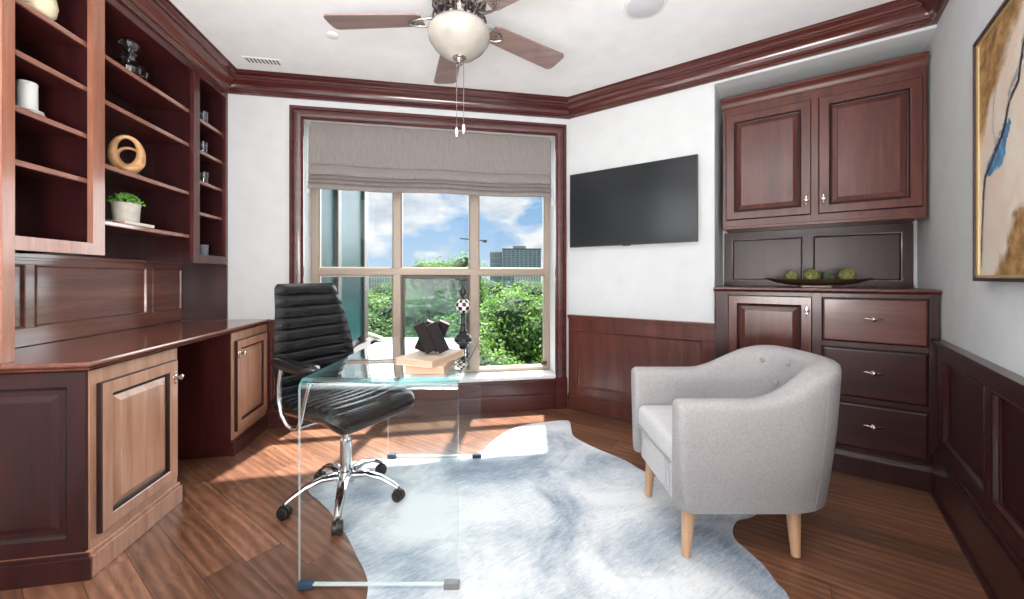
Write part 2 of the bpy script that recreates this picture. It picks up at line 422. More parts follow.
        if sub:
            b = o.modifiers.new('Subdivision', 'SUBSURF'); b.levels = sub; b.render_levels = sub
        return o
def tag(o, label, cat, group=None, kind=None):
    o['label'] = label; o['category'] = cat
    if group: o['group'] = group
    if kind: o['kind'] = kind
    return o
def thing(name, label, cat, loc=(0, 0, 0), group=None):
    o = bpy.data.objects.new(name, None); COL.objects.link(o); o.location = loc; o.empty_display_size = .1
    return tag(o, label, cat, group)
def struct(mb, name, mat, parent=None, **k):
    o = mb.build(name, mat, parent, **k)
    if parent is None: o['kind'] = 'structure'
    return o
def copy_tree(o, parent=None):
    c = o.copy(); COL.objects.link(c)
    if parent: c.parent = parent
    for ch in list(o.children): copy_tree(ch, c)
    return c
DOORP = [(0, .018), (.003, .022), (.048, .022), (.052, .019), (.055, .006), (.063, .003), (.066, .008), (.090, .017), (.091, .020), (.093, .020)]
PANP = [(0, .004), (.006, .010), (.016, .008), (.022, -.004), (.03, -.006)]

# ------------------------------------------------------------------ room shell
P_T = .25
# interior outline of the room (clockwise seen from above)
Pleft_back = LF.p(4.6, -.30, 0); P1b = LF.p(0, -.30, 0)
PB = [(-1.2, -2.6), (1.15, -2.6)]
Rend = RF.p(2.3, 0, 0)
poly = [(P1b.x, P1b.y), (C0[0], C0[1]), (RF.o.x, RF.o.y), (Rend.x, Rend.y), (1.15, -2.6), (Pleft_back.x, -2.6)]
mb = MB(); big = [(-3.2, 3.6), (1.2, 4.1), (3.2, 3.4), (3.2, -2.9), (-3.2, -2.9)]
# floor and ceiling follow the room's own outline with the wall thickness
outl = [(P1b.x - .1, P1b.y + .1), (C0[0] - .02, C0[1] + .1), (C0[0] + .6, C0[1] + .25), (RF.o.x + .6, RF.o.y + .55), (Rend.x + .2, Rend.y - .1), (1.3, -2.75), (Pleft_back.x - .25, -2.75)]
struct(MB().prism(outl, -.12, 0), 'floor', m_floor)
struct(MB().prism(outl, 2.57, 2.69), 'ceiling', m_ceil)
# left wall behind bookcase
struct(MB(LF).box(-.2, 5.6, -.42, -.312, 0, 2.57), 'wall_left', m_wall)
# window wall with opening
OS0, OS1, OZ0, OZ1 = .118, 2.086, .25, 2.292
mb = MB(WF)
mb.box(-.12, OS0, -P_T, 0, 0, 2.57); mb.box(OS1, 3.02, -P_T, 0, 0, 2.57)
mb.box(OS0, OS1, -P_T, 0, 0, OZ0); mb.box(OS0, OS1, -P_T, 0, OZ1, 2.57)
struct(mb, 'wall_back', m_wall)
# television wall and its niche
mb = MB(TF)
mb.box(0.0, 1.10, -.16, 0, 0, 2.57); mb.box(1.10, 2.16, -.60, 0, 2.42, 2.57)
mb.box(1.02, 1.10, -.60, -.16, 0, 2.57); mb.box(1.10, 2.22, -.60, -.47, 0, 2.42)
struct(mb, 'wall_angled', m_wall)
struct(MB(RF).box(-.70, 2.3, -.12, 0, 0, 2.57), 'wall_right', m_wall)
mb = MB(); mb.prism([(Rend.x, Rend.y), (Rend.x + .12, Rend.y - .02), (1.27, -2.6), (1.15, -2.6)], 0, 2.57)
struct(mb, 'wall_right_rear', m_wall)
struct(MB().box(Pleft_back.x - .2, 1.3, -2.75, -2.6, 0, 2.57), 'wall_front', m_wall)

# crown moulding: one length per wall, mitred
CR = [(0, 2.436), (.014, 2.436), (.014, 2.450), (.024, 2.456), (.024, 2.463), (.033, 2.465), (.036, 2.482), (.046, 2.500), (.060, 2.513), (.072, 2.519), (.072, 2.527), (.082, 2.529), (.084, 2.540), (.096, 2.552), (.104, 2.556), (.104, 2.562), (.114, 2.563), (.114, 2.572), (0, 2.572)]
crp = [LF.p(3.3, 0, 0), LF.p(0, 0, 0), WF.p(0, 0, 0), RF.p(0, 0, 0), RF.p(2.3, 0, 0)]
crp = [(p.x, p.y) for p in crp]
def crown(k, name, mat):
    mb = MB(); mb.sweep(crp, CR, lambda u, v, h: (u, v, h), side=-1, segs=(k, k + 1)); return struct(mb, name, mat, smooth=24)
crown(0, 'trim_1', w_crownL); crown(1, 'trim_2', w_crownW); crown(2, 'trim_3', w_crown); crown(3, 'trim_4', w_crown)

# window casing (three sided) with plinth blocks
CAS = [(0, 0), (0, .012), (.010, .018), (.018, .012), (.030, .014), (.052, .022), (.064, .022), (.070, .034), (.090, .034), (.090, 0)]
mb = MB(WF)
mb.sweep([(.123, .26), (.123, 2.285), (2.081, 2.285), (2.081, .26)], CAS, lambda u, v, h: (u, h, v), side=1)
mb.box(.028, .125, .0, .042, 0, .262); mb.box(2.079, 2.176, .0, .042, 0, .262)
struct(mb, 'trim_5', w_crownW, smooth=30)
# wood apron beneath the window
mb = MB(WF); mb.box(.125, 2.079, .001, .014, 0, .245); mb.box(.125, 2.079, .001, .030, 0, .115); mb.box(.125, 2.079, .001, .036, .115, .128); mb.box(.125, 2.079, .001, .030, .225, .248)
struct(mb, 'trim_6', w_wh, bevel=.004)
# wainscots
def wains(fr, s0, s1, panels, name, bname, mat, bh, pz0, pz1, top=.785, y=.022):
    mb = MB(fr)
    # field with recessed panels: rails and stiles
    mb.box(s0, s1, .0, .006, bh, top - .02)
    mb.box(s0, s1, .006, y, bh, pz0); mb.box(s0, s1, .006, y, pz1, top - .02)
    xs = [s0] + [q for p in panels for q in p] + [s1]
    for i in range(0, len(xs), 2):
        if xs[i + 1] - xs[i] > .001: mb.box(xs[i], xs[i + 1], .006, y, pz0, pz1)
    for a, b in panels:
        mb.sweep([(a, pz0), (b, pz0), (b, pz1), (a, pz1)], [(0, .006), (0, y + .006), (.008, y + .004), (.016, .012), (.022, .010), (.022, .006)], lambda u, v, h: (u, h, v), closed=True, side=1)
    mb.box(s0, s1, .0, y + .022, top - .018, top); mb.box(s0, s1, .0, y + .012, top - .034, top - .018)
    struct(mb, name, mat, smooth=30, bevel=.002)
    mb = MB(fr); mb.box(s0, s1, .0, y + .016, 0, bh - .02); mb.box(s0, s1, 0, y + .022, bh - .02, bh - .008); mb.box(s0, s1, 0, y + .012, bh - .008, bh + .006)
    mb.box(s0, s1, 0, y + .03, 0, .018)
    struct(mb, bname, mat, bevel=.003)
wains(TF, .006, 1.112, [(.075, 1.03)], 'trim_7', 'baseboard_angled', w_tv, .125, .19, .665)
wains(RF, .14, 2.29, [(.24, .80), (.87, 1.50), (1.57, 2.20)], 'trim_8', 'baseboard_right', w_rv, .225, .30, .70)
wains(WF, 2.178, 2.59 - .265, [(2.21, 2.30)], 'trim_9', 'baseboard_back', w_wh, .125, .19, .665)

# ------------------------------------------------------------------ window
wy = -.20
win = bpy.data.objects.new('window_1', None); COL.objects.link(win); win.location = WF.p(1.1, wy, .28); win['kind'] = 'structure'
mb = MB(WF); fd0, fd1 = wy - .03, wy + .03
for a, b in ((.119, .161), (2.035, 2.085)): mb.box(a, b, fd0, fd1, .285, 2.29)
mb.box(.161, 2.035, fd0, fd1, .285, .312); mb.box(.161, 2.035, fd0, fd1, 2.25, 2.29)
mb.box(.161, 2.035, fd0, fd1, 1.118, 1.172)
for a, b in ((.750, .822), (1.396, 1.4556)):
    mb.box(a, b, fd0, fd1 - .002, .312, 1.118); mb.box(a, b, fd0, fd1 - .002, 1.172, 2.25)
for a, b in ((.161, .750), (.822, 1.396), (1.4556, 2.035)):     # inner beads
    for z0, z1 in ((.312, 1.118), (1.172, 2.25)):
        mb.sweep([(a, z0), (b, z0), (b, z1), (a, z1)], [(0, fd0), (0, wy + .012), (.010, wy + .004), (.010, fd0)], lambda u, v, h: (u, h, v), closed=True, side=1)
mb.build('window_frame', m_bronze, win, bevel=.002)
mb = MB(WF)
mb.sweep([(.835, .322), (1.384, .322), (1.384, 1.108), (.835, 1.108)], [(0, wy - .012), (0, wy + .014), (.022, wy + .014), (.022, wy - .012)], lambda u, v, h: (u, h, v), closed=True, side=1)
mb.build('sash_frame', m_bronzeD, win, bevel=.002)
for a, b in ((.161, .750), (.822, 1.396), (1.4556, 2.035)):
    for z0, z1 in ((.312, 1.118), (1.172, 2.25)):
        g = g_screen if (a == .822 and z0 < 1) else g_pane
        MB(WF).box(a + .002, b - .002, wy - .010, wy - .006, z0 + .002, z1 - .002).build('pane', g, win)
MB(WF).box(OS0 + .002, OS1 - .002, -P_T + .01, .018, .251, .281).build('window_sill', m_white, win, bevel=.004)
for a in (.15, 2.0): MB(WF).box(a, a + .05, wy + .03, wy + .045, .33, .36).build('latch', m_bronzeD, win)

# roman shade
sh = thing('roman_shade', 'taupe linen roman shade folded up across the top of the window', 'window shade', WF.p(1.1, -.07, 1.77))
mb = MB(WF); s0, s1 = .150, 2.058
prof = [(2.288, -.055), (2.25, -.050), (2.10, -.046), (2.00, -.040), (1.965, -.032), (1.955, -.044), (1.93, -.030), (1.895, -.018), (1.880, -.020), (1.874, -.036), (1.862, -.020), (1.850, -.010), (1.842, -.030), (1.830, -.012), (1.816, -.004), (1.806, -.026), (1.792, -.010), (1.775, -.008), (1.768, -.016)]
NU = 40; fr_ = []; bk_ = []
for z, y in prof:
    row = []
    for i in range(NU + 1):
        s = s0 + (s1 - s0) * i / NU
        w = .0035 * math.sin(i * .9 + z * 20) + .003 * noise.noise(Vector((s * 4, z * 9, 1)))
        dz = .005 * math.sin(i * .35 + 1) if z < 2.0 else 0
        row.append((s, y + w, z + dz))
    fr_.append(row)
lps = []
for row in fr_: lps.append(row + [(x, y - .012, z) for x, y, z in reversed(row)])
mb.rings(lps); mb.build('shade_fabric', m_shade, sh, smooth=60)
MB(WF).box(s0, s1, -.115, -.075, 2.25, 2.29).build('headrail', m_white, sh)
mb = MB(WF); mb.tube([(2.072, -.06, 2.25), (2.073, -.058, 2.0), (2.072, -.06, 1.80)], .0025, 6); mb.tube([(2.072, -.06, 1.80), (2.072, -.06, 1.745)], [.004, .007], 8)
mb.build('pull_cord', m_white, sh, smooth=40)
mb = MB(WF); mb.tube([(.136, -.05, 2.25), (.136, -.05, 1.76)], .0025, 6); mb.tube([(.136, -.05, 1.76), (.136, -.05, 1.71)], [.004, .007], 8); mb.build('pull_cord', m_white, sh, smooth=40)

# ------------------------------------------------------------------ knobs and pulls
def knob(fr, x, y, z, parent, mat=m_brass, r=.013):
    mb = MB(fr)
    ax = (0, 1, 0)
    mb.lathe([(.014, 0), (.013, .003), (.006, .006), (.005, .016), (r * .75, .019), (r, .025), (r * .9, .031), (r * .4, .034), (0, .034)], (x, y, z), ax, 16)
    mb.lathe([(0, -.005), (.007, 0), (.004, .004), (0, .005)], (x, y + .001, z - .026), ax, 10)
    mb.lathe([(0, -.005), (.006, 0), (.004, .004), (0, .005)], (x, y + .001, z + .024), ax, 10)
    mb.box(x - .0035, x + .0035, y, y + .003, z - .026, z + .024)
    return mb.build('knob', mat, parent, smooth=40)
def pull(fr, x, y, z, parent):
    mb = MB(fr)
    mb.lathe([(.013, 0), (.011, .004), (.005, .008), (.005, .018), (.010, .022), (.012, .028), (.006, .034), (0, .034)], (x, y, z), (0, 1, 0), 14)
    mb.tube([(x - .040, y + .003, z), (x - .028, y + .006, z + .003), (x - .012, y + .008, z), (x, y + .012, z), (x + .012, y + .008, z), (x + .028, y + .006, z + .003), (x + .040, y + .003, z)], [.003, .006, .004, .006, .004, .006, .003], 8)
    return mb.build('drawer_pull', m_brass, parent, smooth=50)

# ------------------------------------------------------------------ left built-in
# base cabinets
def base_cab(t0, t1, dt0, dt1, knobt, label, near):
    c = thing('base_cabinet', label, 'cabinet', LF.p((t0 + t1) / 2, 0, 0))
    mb = MB(LF); mb.box(t0, t1, -.295, .262, .02, .758)
    mb.build('carcass', w_lv, c, bevel=.002)
    mb = MB(LF)
    ex = .022 if near else .0
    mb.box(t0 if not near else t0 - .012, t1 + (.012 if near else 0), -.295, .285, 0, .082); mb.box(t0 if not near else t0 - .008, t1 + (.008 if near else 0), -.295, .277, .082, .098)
    mb.build('plinth', w_door_lit if near else w_lh, c, bevel=.004)
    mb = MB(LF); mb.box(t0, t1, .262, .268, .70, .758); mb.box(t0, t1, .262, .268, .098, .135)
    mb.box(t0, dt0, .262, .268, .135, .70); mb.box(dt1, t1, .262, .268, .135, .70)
    mb.build('face_frame', w_door_lit, c, bevel=.001)
    d = MB(LF).panel(dt0, dt1, .137, .702, .264, DOORP, (0, 1, 4, 5, 6)).build('door', [w_door_lit, w_groove_shade], c, bevel=.001)
    knob(LF, knobt, .286, .622, d)
    return c
cab1 = base_cab(.995, 1.468, 1.018, 1.440, 1.040, 'near base cabinet with glare-toned raised panel door at the front left', True)
cab2 = base_cab(.022, .500, .055, .470, .447, 'far base cabinet beside the window wall, behind the office chair', False)
# end panel of the near cabinet (dark, faces into the room's rear)
mb = MB(Fr(LF.p(1.468, 0, 0)[:2], LF.n[:2], LF.a[:2]))
mb.panel(-.285, .262, .10, .757, .0, [(0, .012), (.055, .012), (.062, .006), (.068, .004), (.085, .004), (.105, .012), (.11, .012)], (2, 3))
mb.build('end_panel', [w_dark, w_groove_shade], cab1, bevel=.001)
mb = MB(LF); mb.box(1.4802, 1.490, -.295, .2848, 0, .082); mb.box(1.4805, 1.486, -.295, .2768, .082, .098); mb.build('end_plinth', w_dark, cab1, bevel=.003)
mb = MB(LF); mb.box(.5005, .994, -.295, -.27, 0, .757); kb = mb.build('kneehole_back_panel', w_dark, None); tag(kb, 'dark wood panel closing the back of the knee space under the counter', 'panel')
# countertop
mb = MB(LF)
edge = [(0, .760), (-.012, .760), (-.010, .768), (-.004, .772), (0, .778), (0, .784), (-.005, .790), (-.03, .790), (-.03, .760)]
mb.box(.004, 1.462, -.296, .257, .7605, .7898)
mb.sweep([(1.490, -.296), (1.490, .285), (.004, .285)], [(-o, h) for o, h in edge], lambda u, v, h: (u, v, h), side=1)
ct = mb.build('countertop', w_top_glare, None, smooth=30); tag(ct, 'long polished mahogany countertop over the left base cabinets', 'countertop')

bc = thing('bookcase', 'tall built-in mahogany bookcase with open shelves along the left wall', 'bookcase', LF.p(.73, -.15, .79))
# back
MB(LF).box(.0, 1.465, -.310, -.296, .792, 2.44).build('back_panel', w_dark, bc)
# panelled splash above counter
mb = MB(LF)
pls = [(.022, .299), (.35, 1.02), (1.067, 1.40)]
mb.box(.02, 1.42, -.296, -.286, .792, .872); mb.box(.02, 1.42, -.296, -.286, 1.156, 1.186)
xs = [.02] + [q for p in pls for q in p] + [1.42]
for i in range(0, len(xs), 2): mb.box(xs[i], xs[i + 1], -.296, -.286, .872, 1.156)
for a, b in pls: mb.sweep([(a, .872), (b, .872), (b, 1.156), (a, 1.156)], [(0, -.296), (0, -.281), (.006, -.283), (.012, -.292), (.012, -.296)], lambda u, v, h: (u, h, v), closed=True, side=1)
mb.box(.02, 1.42, -.2961, -.291, .86, 1.16); mb.box(.02, 1.42, -.296, -.262, 1.186, 1.204); mb.box(.02, 1.42, -.296, -.275, 1.174, 1.186)
mb.build('splash_panel', w_top_glare, bc, smooth=30, bevel=.001)
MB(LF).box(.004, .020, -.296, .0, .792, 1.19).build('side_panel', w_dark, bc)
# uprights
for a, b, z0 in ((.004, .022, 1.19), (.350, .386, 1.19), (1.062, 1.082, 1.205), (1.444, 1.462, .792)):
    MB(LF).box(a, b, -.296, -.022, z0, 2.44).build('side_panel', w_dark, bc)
# left unit near side: column to the counter
mb = MB(LF)
# face frames
def frame(mb, outer, inner, z0, z1, zi0, zi1, y0=-.022, y1=0.0):
    mb.box(outer[0], inner[0], y0, y1, z0, z1); mb.box(inner[1], outer[1], y0, y1, z0, z1)
    mb.box(inner[0], inner[1], y0, y1, z0, zi0); mb.box(inner[0], inner[1], y0, y1, zi1, z1)
frame(mb, (.002, .390), (.030, .330), 1.19, 2.44, 1.245, 2.395)
mb.box(.390, 1.040, -.022, 0, 2.39, 2.44)
mb.build('face_frame', w_lv, bc, bevel=.0015)
mb = MB(LF); frame(mb, (1.0405, 1.4225), (1.102, 1.4224), 1.20, 2.44, 1.252, 2.395)
mb.box(1.4225, 1.465, -.022, 0, .792, 2.44)
mb.build('face_frame', w_frame_lit, bc, bevel=.0015)
# bottoms
MB(LF).box(.022, .35, -.296, -.022, 1.225, 1.243).build('shelf', w_lh, bc)
MB(LF).box(1.082, 1.444, -.296, -.022, 1.232, 1.250).build('shelf', w_lh, bc)
MB(LF).box(.022, 1.444, -.296, -.022, 2.42, 2.438).build('top_panel', w_lh, bc)
w_edge = wood('shelf_edge_highlight', -aL, 'x', (.22, .085, .06), (.34, .15, .11), (.45, .22, .17), rough=.15, coat=.8)  # paler colour paints a bright highlight along the shelf fronts
def shelf(a, b, z, y1):
    mb = MB(LF); mb.box(a, b, -.296, y1 - .012, z - .018, z)
    o = mb.build('shelf', w_lh, bc)
    # rounded nosing
    m2 = MB(LF); m2.rings([[(x, y, zz) for y, zz in ((y1 - .012, z - .022), (y1 - .003, z - .022), (y1, z - .018), (y1, z - .003), (y1 - .003, z), (y1 - .012, z))] for x in (a, b)])
    m2.build('shelf_edge', w_edge, o)
for z in (1.530, 1.738, 1.939, 2.147): shelf(.0225, .3495, z, -.03)
for z in (1.543, 1.745, 1.956, 2.155): shelf(1.0825, 1.4435, z, -.03)
for z in (1.368, 1.638, 1.943, 2.157): shelf(.3865, 1.0615, z, -.03)

# ------------------------------------------------------------------ right built-in
uc = thing('wall_cabinet', 'mahogany wall cabinet with two raised panel doors inside the niche', 'cabinet', TF.p(1.64, -.3, 1.437))
MB(TF).box(1.138, 2.140, -.468, -.150, 1.439, 2.30).build('carcass', w_tv, uc)
mb = MB(TF); y0, y1 = -.150, -.130
mb.box(1.138, 1.155, y0, y1, 1.439, 2.34); mb.box(2.125, 2.140, y0, y1, 1.439, 2.34); mb.box(1.63, 1.665, y0, y1, 1.439, 2.34)
mb.box(1.155, 1.63, y0, y1, 1.439, 1.495); mb.box(1.665, 2.125, y0, y1, 1.439, 1.495); mb.box(1.155, 1.63, y0, y1, 2.22, 2.34); mb.box(1.665, 2.125, y0, y1, 2.22, 2.34)
mb.build('face_frame', w_tv, uc, bevel=.001)
mb = MB(TF); mb.rings([[(x, y, z) for y, z in ((-.150, 2.275), (-.128, 2.275), (-.120, 2.285), (-.116, 2.30), (-.100, 2.322), (-.094, 2.326), (-.094, 2.345), (-.150, 2.345))] for x in (1.125, 2.143)])
mb.build('cornice', w_th, uc, smooth=30)
MB(TF).box(1.138, 2.140, -.160, -.122, 1.430, 1.452).build('light_rail', w_th, uc, bevel=.004)
for a, b, k in ((1.157, 1.628, 1.604), (1.667, 2.123, 1.690)):
    d = MB(TF).panel(a, b, 1.497, 2.218, -.134, DOORP, (0, 1, 4, 5, 6)).build('door', [w_tv, w_groove_shade], uc, bevel=.001)
    knob(TF, k, -.112, 1.585, d, r=.014)
# splash behind
mb = MB(TF); mb.box(1.112, 2.15, -.47, -.455, 1.036, 1.437)
for a, b in ((1.112, 1.165), (1.60, 1.655), (2.10, 2.15)): mb.box(a, b, -.455, -.443, 1.036, 1.437)
for z0, z1 in ((1.036, 1.075), (1.385, 1.437)): mb.box(1.165, 1.60, -.455, -.443, z0, z1); mb.box(1.655, 2.10, -.455, -.443, z0, z1)
for a, b in ((1.165, 1.60), (1.655, 2.10)): mb.sweep([(a, 1.075), (b, 1.075), (b, 1.385), (a, 1.385)], [(0, -.455), (0, -.438), (.006, -.440), (.012, -.452), (.012, -.455)], lambda u, v, h: (u, h, v), closed=True, side=1)
struct(mb, 'trim_10', w_dark, smooth=30)
lc = thing('sideboard_cabinet', 'mahogany base cabinet with one door and three drawers beneath the wall cabinet', 'cabinet', TF.p(1.62, -.1, 0))
MB(TF).box(1.118, 2.134, -.40, .080, .0, 1.005).build('carcass', w_tv, lc)
mb = MB(TF); y0, y1 = .080, .100
mb.box(1.118, 1.191, y0, y1, .13, 1.010); mb.box(1.6226, 1.666, y0, y1, .13, 1.010); mb.box(2.099, 2.134, y0, y1, .13, 1.010)
mb.box(1.191, 1.6226, y0, y1, .985, 1.010); mb.box(1.191, 1.6226, y0, y1, .13, .15)
for z0, z1 in ((.985, 1.010), (.705, .735), (.40, .43), (.13, .15)): mb.box(1.666, 2.099, y0, y1, z0, z1)
mb.build('face_frame', w_dark, lc, bevel=.001)
mb = MB(TF); mb.rings([[(x, y, z) for y, z in ((-.45, 1.006), (.100, 1.006), (.104, 1.012), (.118, 1.016), (.124, 1.022), (.122, 1.033), (-.45, 1.035))] for x in (1.108, 2.140)])
mb.build('cabinet_top', w_th, lc, smooth=30)
mb = MB(TF); mb.box(1.108, 2.118, .08, .122, 0, .10); mb.rings([[(x, y, z) for y, z in ((.08, .10), (.122, .10), (.116, .108), (.112, .125), (.104, .132), (.08, .132))] for x in (1.108, 2.118)])
mb.build('plinth', w_dark, lc, smooth=30)
d = MB(TF).panel(1.193, 1.6206, .152, .983, .094, DOORP, (0, 1, 4, 5, 6)).build('door', [w_tv, w_groove_shade], lc, bevel=.001)
knob(TF, 1.596, .116, .905, d, r=.013)
for i, (z0, z1) in enumerate(((.737, .983), (.432, .703), (.152, .398))):
    d = MB(TF).panel(1.668, 2.097, z0, z1, .094, [(0, .010), (.006, .016), (.012, .018), (.10, .018)], (0, 1)).build('drawer', [w_th if i == 0 else w_thd, w_groove_shade], lc, bevel=.001)
    pull(TF, 1.885, .112, (z0 + z1) / 2 + .01, d)

# bowl with moss balls on the sideboard
bs = along(TF, 816, -.12); bcn = TF.p(bs, -.12, 1.036)
bw = thing('shallow_bowl', 'long dark bronze boat-shaped bowl on the sideboard holding moss balls', 'bowl', bcn)
mb = MB(Fr(bcn[:2], TF.a[:2], TF.n[:2]))
def boat(sx, sy, z): return [(sx * math.copysign(abs(math.cos(t)) ** 1.15, math.cos(t)), sy * math.copysign(abs(math.sin(t)) ** 1.0, math.sin(t)), z) for t in [2 * math.pi * k / 48 for k in range(48)]]
def boatz(sx, sy, z, lift): return [(x, y, zz + lift * (abs(x) / .27) ** 3) for x, y, zz in boat(sx, sy, z)]
mb.rings([boatz(.06, .03, 1.045, 0), boatz(.14, .06, 1.050, .0), boatz(.21, .08, 1.062, .004), boatz(.262, .092, 1.080, .008), boatz(.270, .094, 1.085, .010), boatz(.262, .088, 1.084, .010), boatz(.20, .070, 1.068, .004), boatz(.12, .045, 1.060, 0), boatz(.05, .02, 1.056, 0)])
mb.build('bowl_body', m_bowl, bw, smooth=50)
MB(Fr(bcn[:2], TF.a[:2], TF.n[:2])).box(-.075, .075, -.03, .03, 1.036, 1.046).build('foot', m_creamc, bw, bevel=.002)
for i, (dx, dy, r, mt, lb) in enumerate(((-.125, 0, .036, m_moss, 'leftmost green moss ball in the bronze bowl'), (-.022, .005, .042, m_moss, 'largest moss ball, second from the left in the bronze bowl'), (.062, -.03, .034, m_moss2, 'dark moss ball, third from the left in the bronze bowl'), (.150, .0, .041, m_moss, 'rightmost olive moss ball in the bronze bowl'))):
    c = TF.p(bs + dx, -.12 + dy, 1.062 + (.003 if abs(dx) < .1 else .008) + r)
    bm = bmesh.new(); bmesh.ops.create_icosphere(bm, subdivisions=4, radius=r)
    for v in bm.verts:
        n_ = noise.noise(v.co * 90 + Vector((i * 9, 0, 0))) * .10 + noise.noise(v.co * 220 + Vector((i * 5, 0, 0))) * .08
        v.co *= 1 + n_
    me = bpy.data.meshes.new('moss_ball'); bm.to_mesh(me); bm.free(); me.materials.append(mt); me.shade_smooth()
    o = bpy.data.objects.new('moss_ball', me); COL.objects.link(o); o.location = c
    tag(o, lb, 'moss ball', 'moss balls in the bowl')

# ------------------------------------------------------------------ television
tv = thing('television', 'black flat screen television mounted on the white angled wall', 'television', TF.p(.52, .03, 1.345))
MB(TF).box(.036, 1.004, .030, .058, 1.345, 1.945).build('casing', m_black, tv, bevel=.003)
MB(TF).box(.044, .996, .0582, .0592, 1.357, 1.938).build('screen', m_screen, tv)
MB(TF).box(.48, .54, .045, .060, 1.338, 1.346).build('sensor_bar', m_black, tv)
MB(TF).box(.35, .69, .0, .030, 1.52, 1.78).build('wall_mount', m_black, tv)

# ------------------------------------------------------------------ painting
PT0 = along(RF, 972.5, .042); PY_ = RF.p(PT0, .042, 0).y; PZ0 = H - 4 / F * PY_; PZ1 = H + 232 / F * PY_; PT1 = PT0 + .86; DT = PT0 - .555
pa = thing('framed_painting', 'framed abstract painting in cream, gold and blue ink on the right wall', 'painting', RF.p(1.0, .02, PZ0))
mb = MB(RF); mb.sweep([(PT0, PZ0), (PT1, PZ0), (PT1, PZ1), (PT0, PZ1)], [(0, .001), (0, .042), (.012, .042), (.012, .001)], lambda u, v, h: (u, h, v), closed=True, side=1)
mb.build('frame', m_darkframe, pa, bevel=.001)
mb = MB(RF); mb.sweep([(PT0 + .012, PZ0 + .012), (PT1 - .012, PZ0 + .012), (PT1 - .012, PZ1 - .012), (PT0 + .012, PZ1 - .012)], [(0, .001), (0, .036), (.010, .034), (.010, .001)], lambda u, v, h: (u, h, v), closed=True, side=1)
mb.build('gilt_fillet', m_gold, pa)
def artuv(p):
    q = p - RF.o; t = q.x * RF.a.x + q.y * RF.a.y
    return ((t - PT0) / (PT1 - PT0), (p.z - PZ0) / (PZ1 - PZ0))
cv = MB(RF).box(PT0 + .02, PT1 - .02, .002, .030, PZ0 + .02, PZ1 - .02).build('canvas', m_art, pa, uvf=artuv)
def stroke(pts, name, mat, y):
    mb = MB(RF); L_ = []; R_ = []
    n = len(pts)
    fine = []
    for i in range(n - 1):
        for k in range(8):
            f = k / 8; a, b = pts[i], pts[i + 1]
            fine.append([a[j] + (b[j] - a[j]) * f for j in range(3)])
    fine.append(list(pts[-1]))
    for i, (t, z, w) in enumerate(fine):
        t += DT
        a = fine[max(0, i - 1)]; b = fine[min(len(fine) - 1, i + 1)]
        dx, dz = b[0] - a[0], b[1] - a[1]; l = math.hypot(dx, dz) or 1
        j = noise.noise(Vector((i * .7, y * 999, 3))) * .008
        w2 = w * (1 + .9 * noise.noise(Vector((i * .9, 7, y * 500))))
        L_.append((t - dz / l * w2 + j, y, z + dx / l * w2)); R_.append((t + dz / l * w2 + j, y, z - dx / l * w2))
    vs = L_ + R_; m_ = len(L_)
    mb.add(vs, [(i, i + 1, m_ + i + 1, m_ + i) for i in range(m_ - 1)])
    return mb.build(name, mat, cv)
stroke([(.60, 1.14, .006), (.605, 1.24, .012), (.62, 1.36, .010), (.64, 1.47, .010), (.70, 1.50, .016), (.76, 1.56, .014), (.82, 1.60, .012), (.86, 1.70, .010), (.93, 1.74, .012), (.97, 1.85, .008), (1.05, 1.92, .006)], 'ink_branch', m_inkg, .0306)
stroke([(.66, 1.475, .020), (.72, 1.50, .034), (.78, 1.50, .030), (.82, 1.56, .018), (.86, 1.60, .012)], 'ink_branch', m_inkb, .0310)
stroke([(.60, 1.13, .002), (.605, 1.24, .005), (.62, 1.36, .004), (.635, 1.46, .009), (.69, 1.49, .008), (.75, 1.54, .009), (.81, 1.58, .010), (.85, 1.66, .005), (.92, 1.70, .008), (.96, 1.80, .005), (1.05, 1.90, .003)], 'ink_branch', m_ink, .0314)
stroke([(.74, 1.55, .003), (.715, 1.62, .003), (.72, 1.70, .004), (.75, 1.74, .002)], 'ink_branch', m_inkg, .0312)

# ------------------------------------------------------------------ ceiling items
mb = MB(WF)
vc = Vector((-1.69, 2.62, 0)); vs_, vn_ = (vc - WF.o).dot(WF.a), (vc - WF.o).dot(WF.n)
v = thing('air_vent', 'small white slotted air vent in the ceiling near the bookcase', 'vent', (vc.x, vc.y, 2.57))
MB(WF).box(vs_ - .115, vs_ + .115, vn_ - .035, vn_ + .035, 2.564, 2.5695).build('vent_plate', m_white, v, bevel=.001)
mb = MB(WF)
for i in range(9): mb.box(vs_ - .10 + i * .0235, vs_ - .090 + i * .0235, vn_ - .026, vn_ + .026, 2.5625, 2.5645)
mb.build('slots', m_vent, v)
v = thing('ceiling_speaker', 'round white speaker cover set in the ceiling right of the fan', 'speaker', (.713, 2.07, 2.57))
MB().lathe([(0, 2.552), (.085, 2.552), (.092, 2.554), (.105, 2.560), (.110, 2.5695), (0, 2.5695)], (.713, 2.07, 0), seg=40).build('grille', plain('grille_paint', (.62, .64, .68), .8), v, smooth=40)
MB().lathe([(.104, 2.556), (.113, 2.558), (.118, 2.5695), (.104, 2.5695)], (.713, 2.07, 0), seg=40).build('rim', m_white, v, smooth=40)
o = MB().lathe([(0, 2.560), (.022, 2.560), (.034, 2.564), (.038, 2.5695), (0, 2.5695)], (-1.093, 2.345, 0), seg=24).build('sprinkler_cover', m_white, None, smooth=40)
tag(o, 'tiny flat white sprinkler cover in the ceiling under the left fan blade', 'sprinkler')

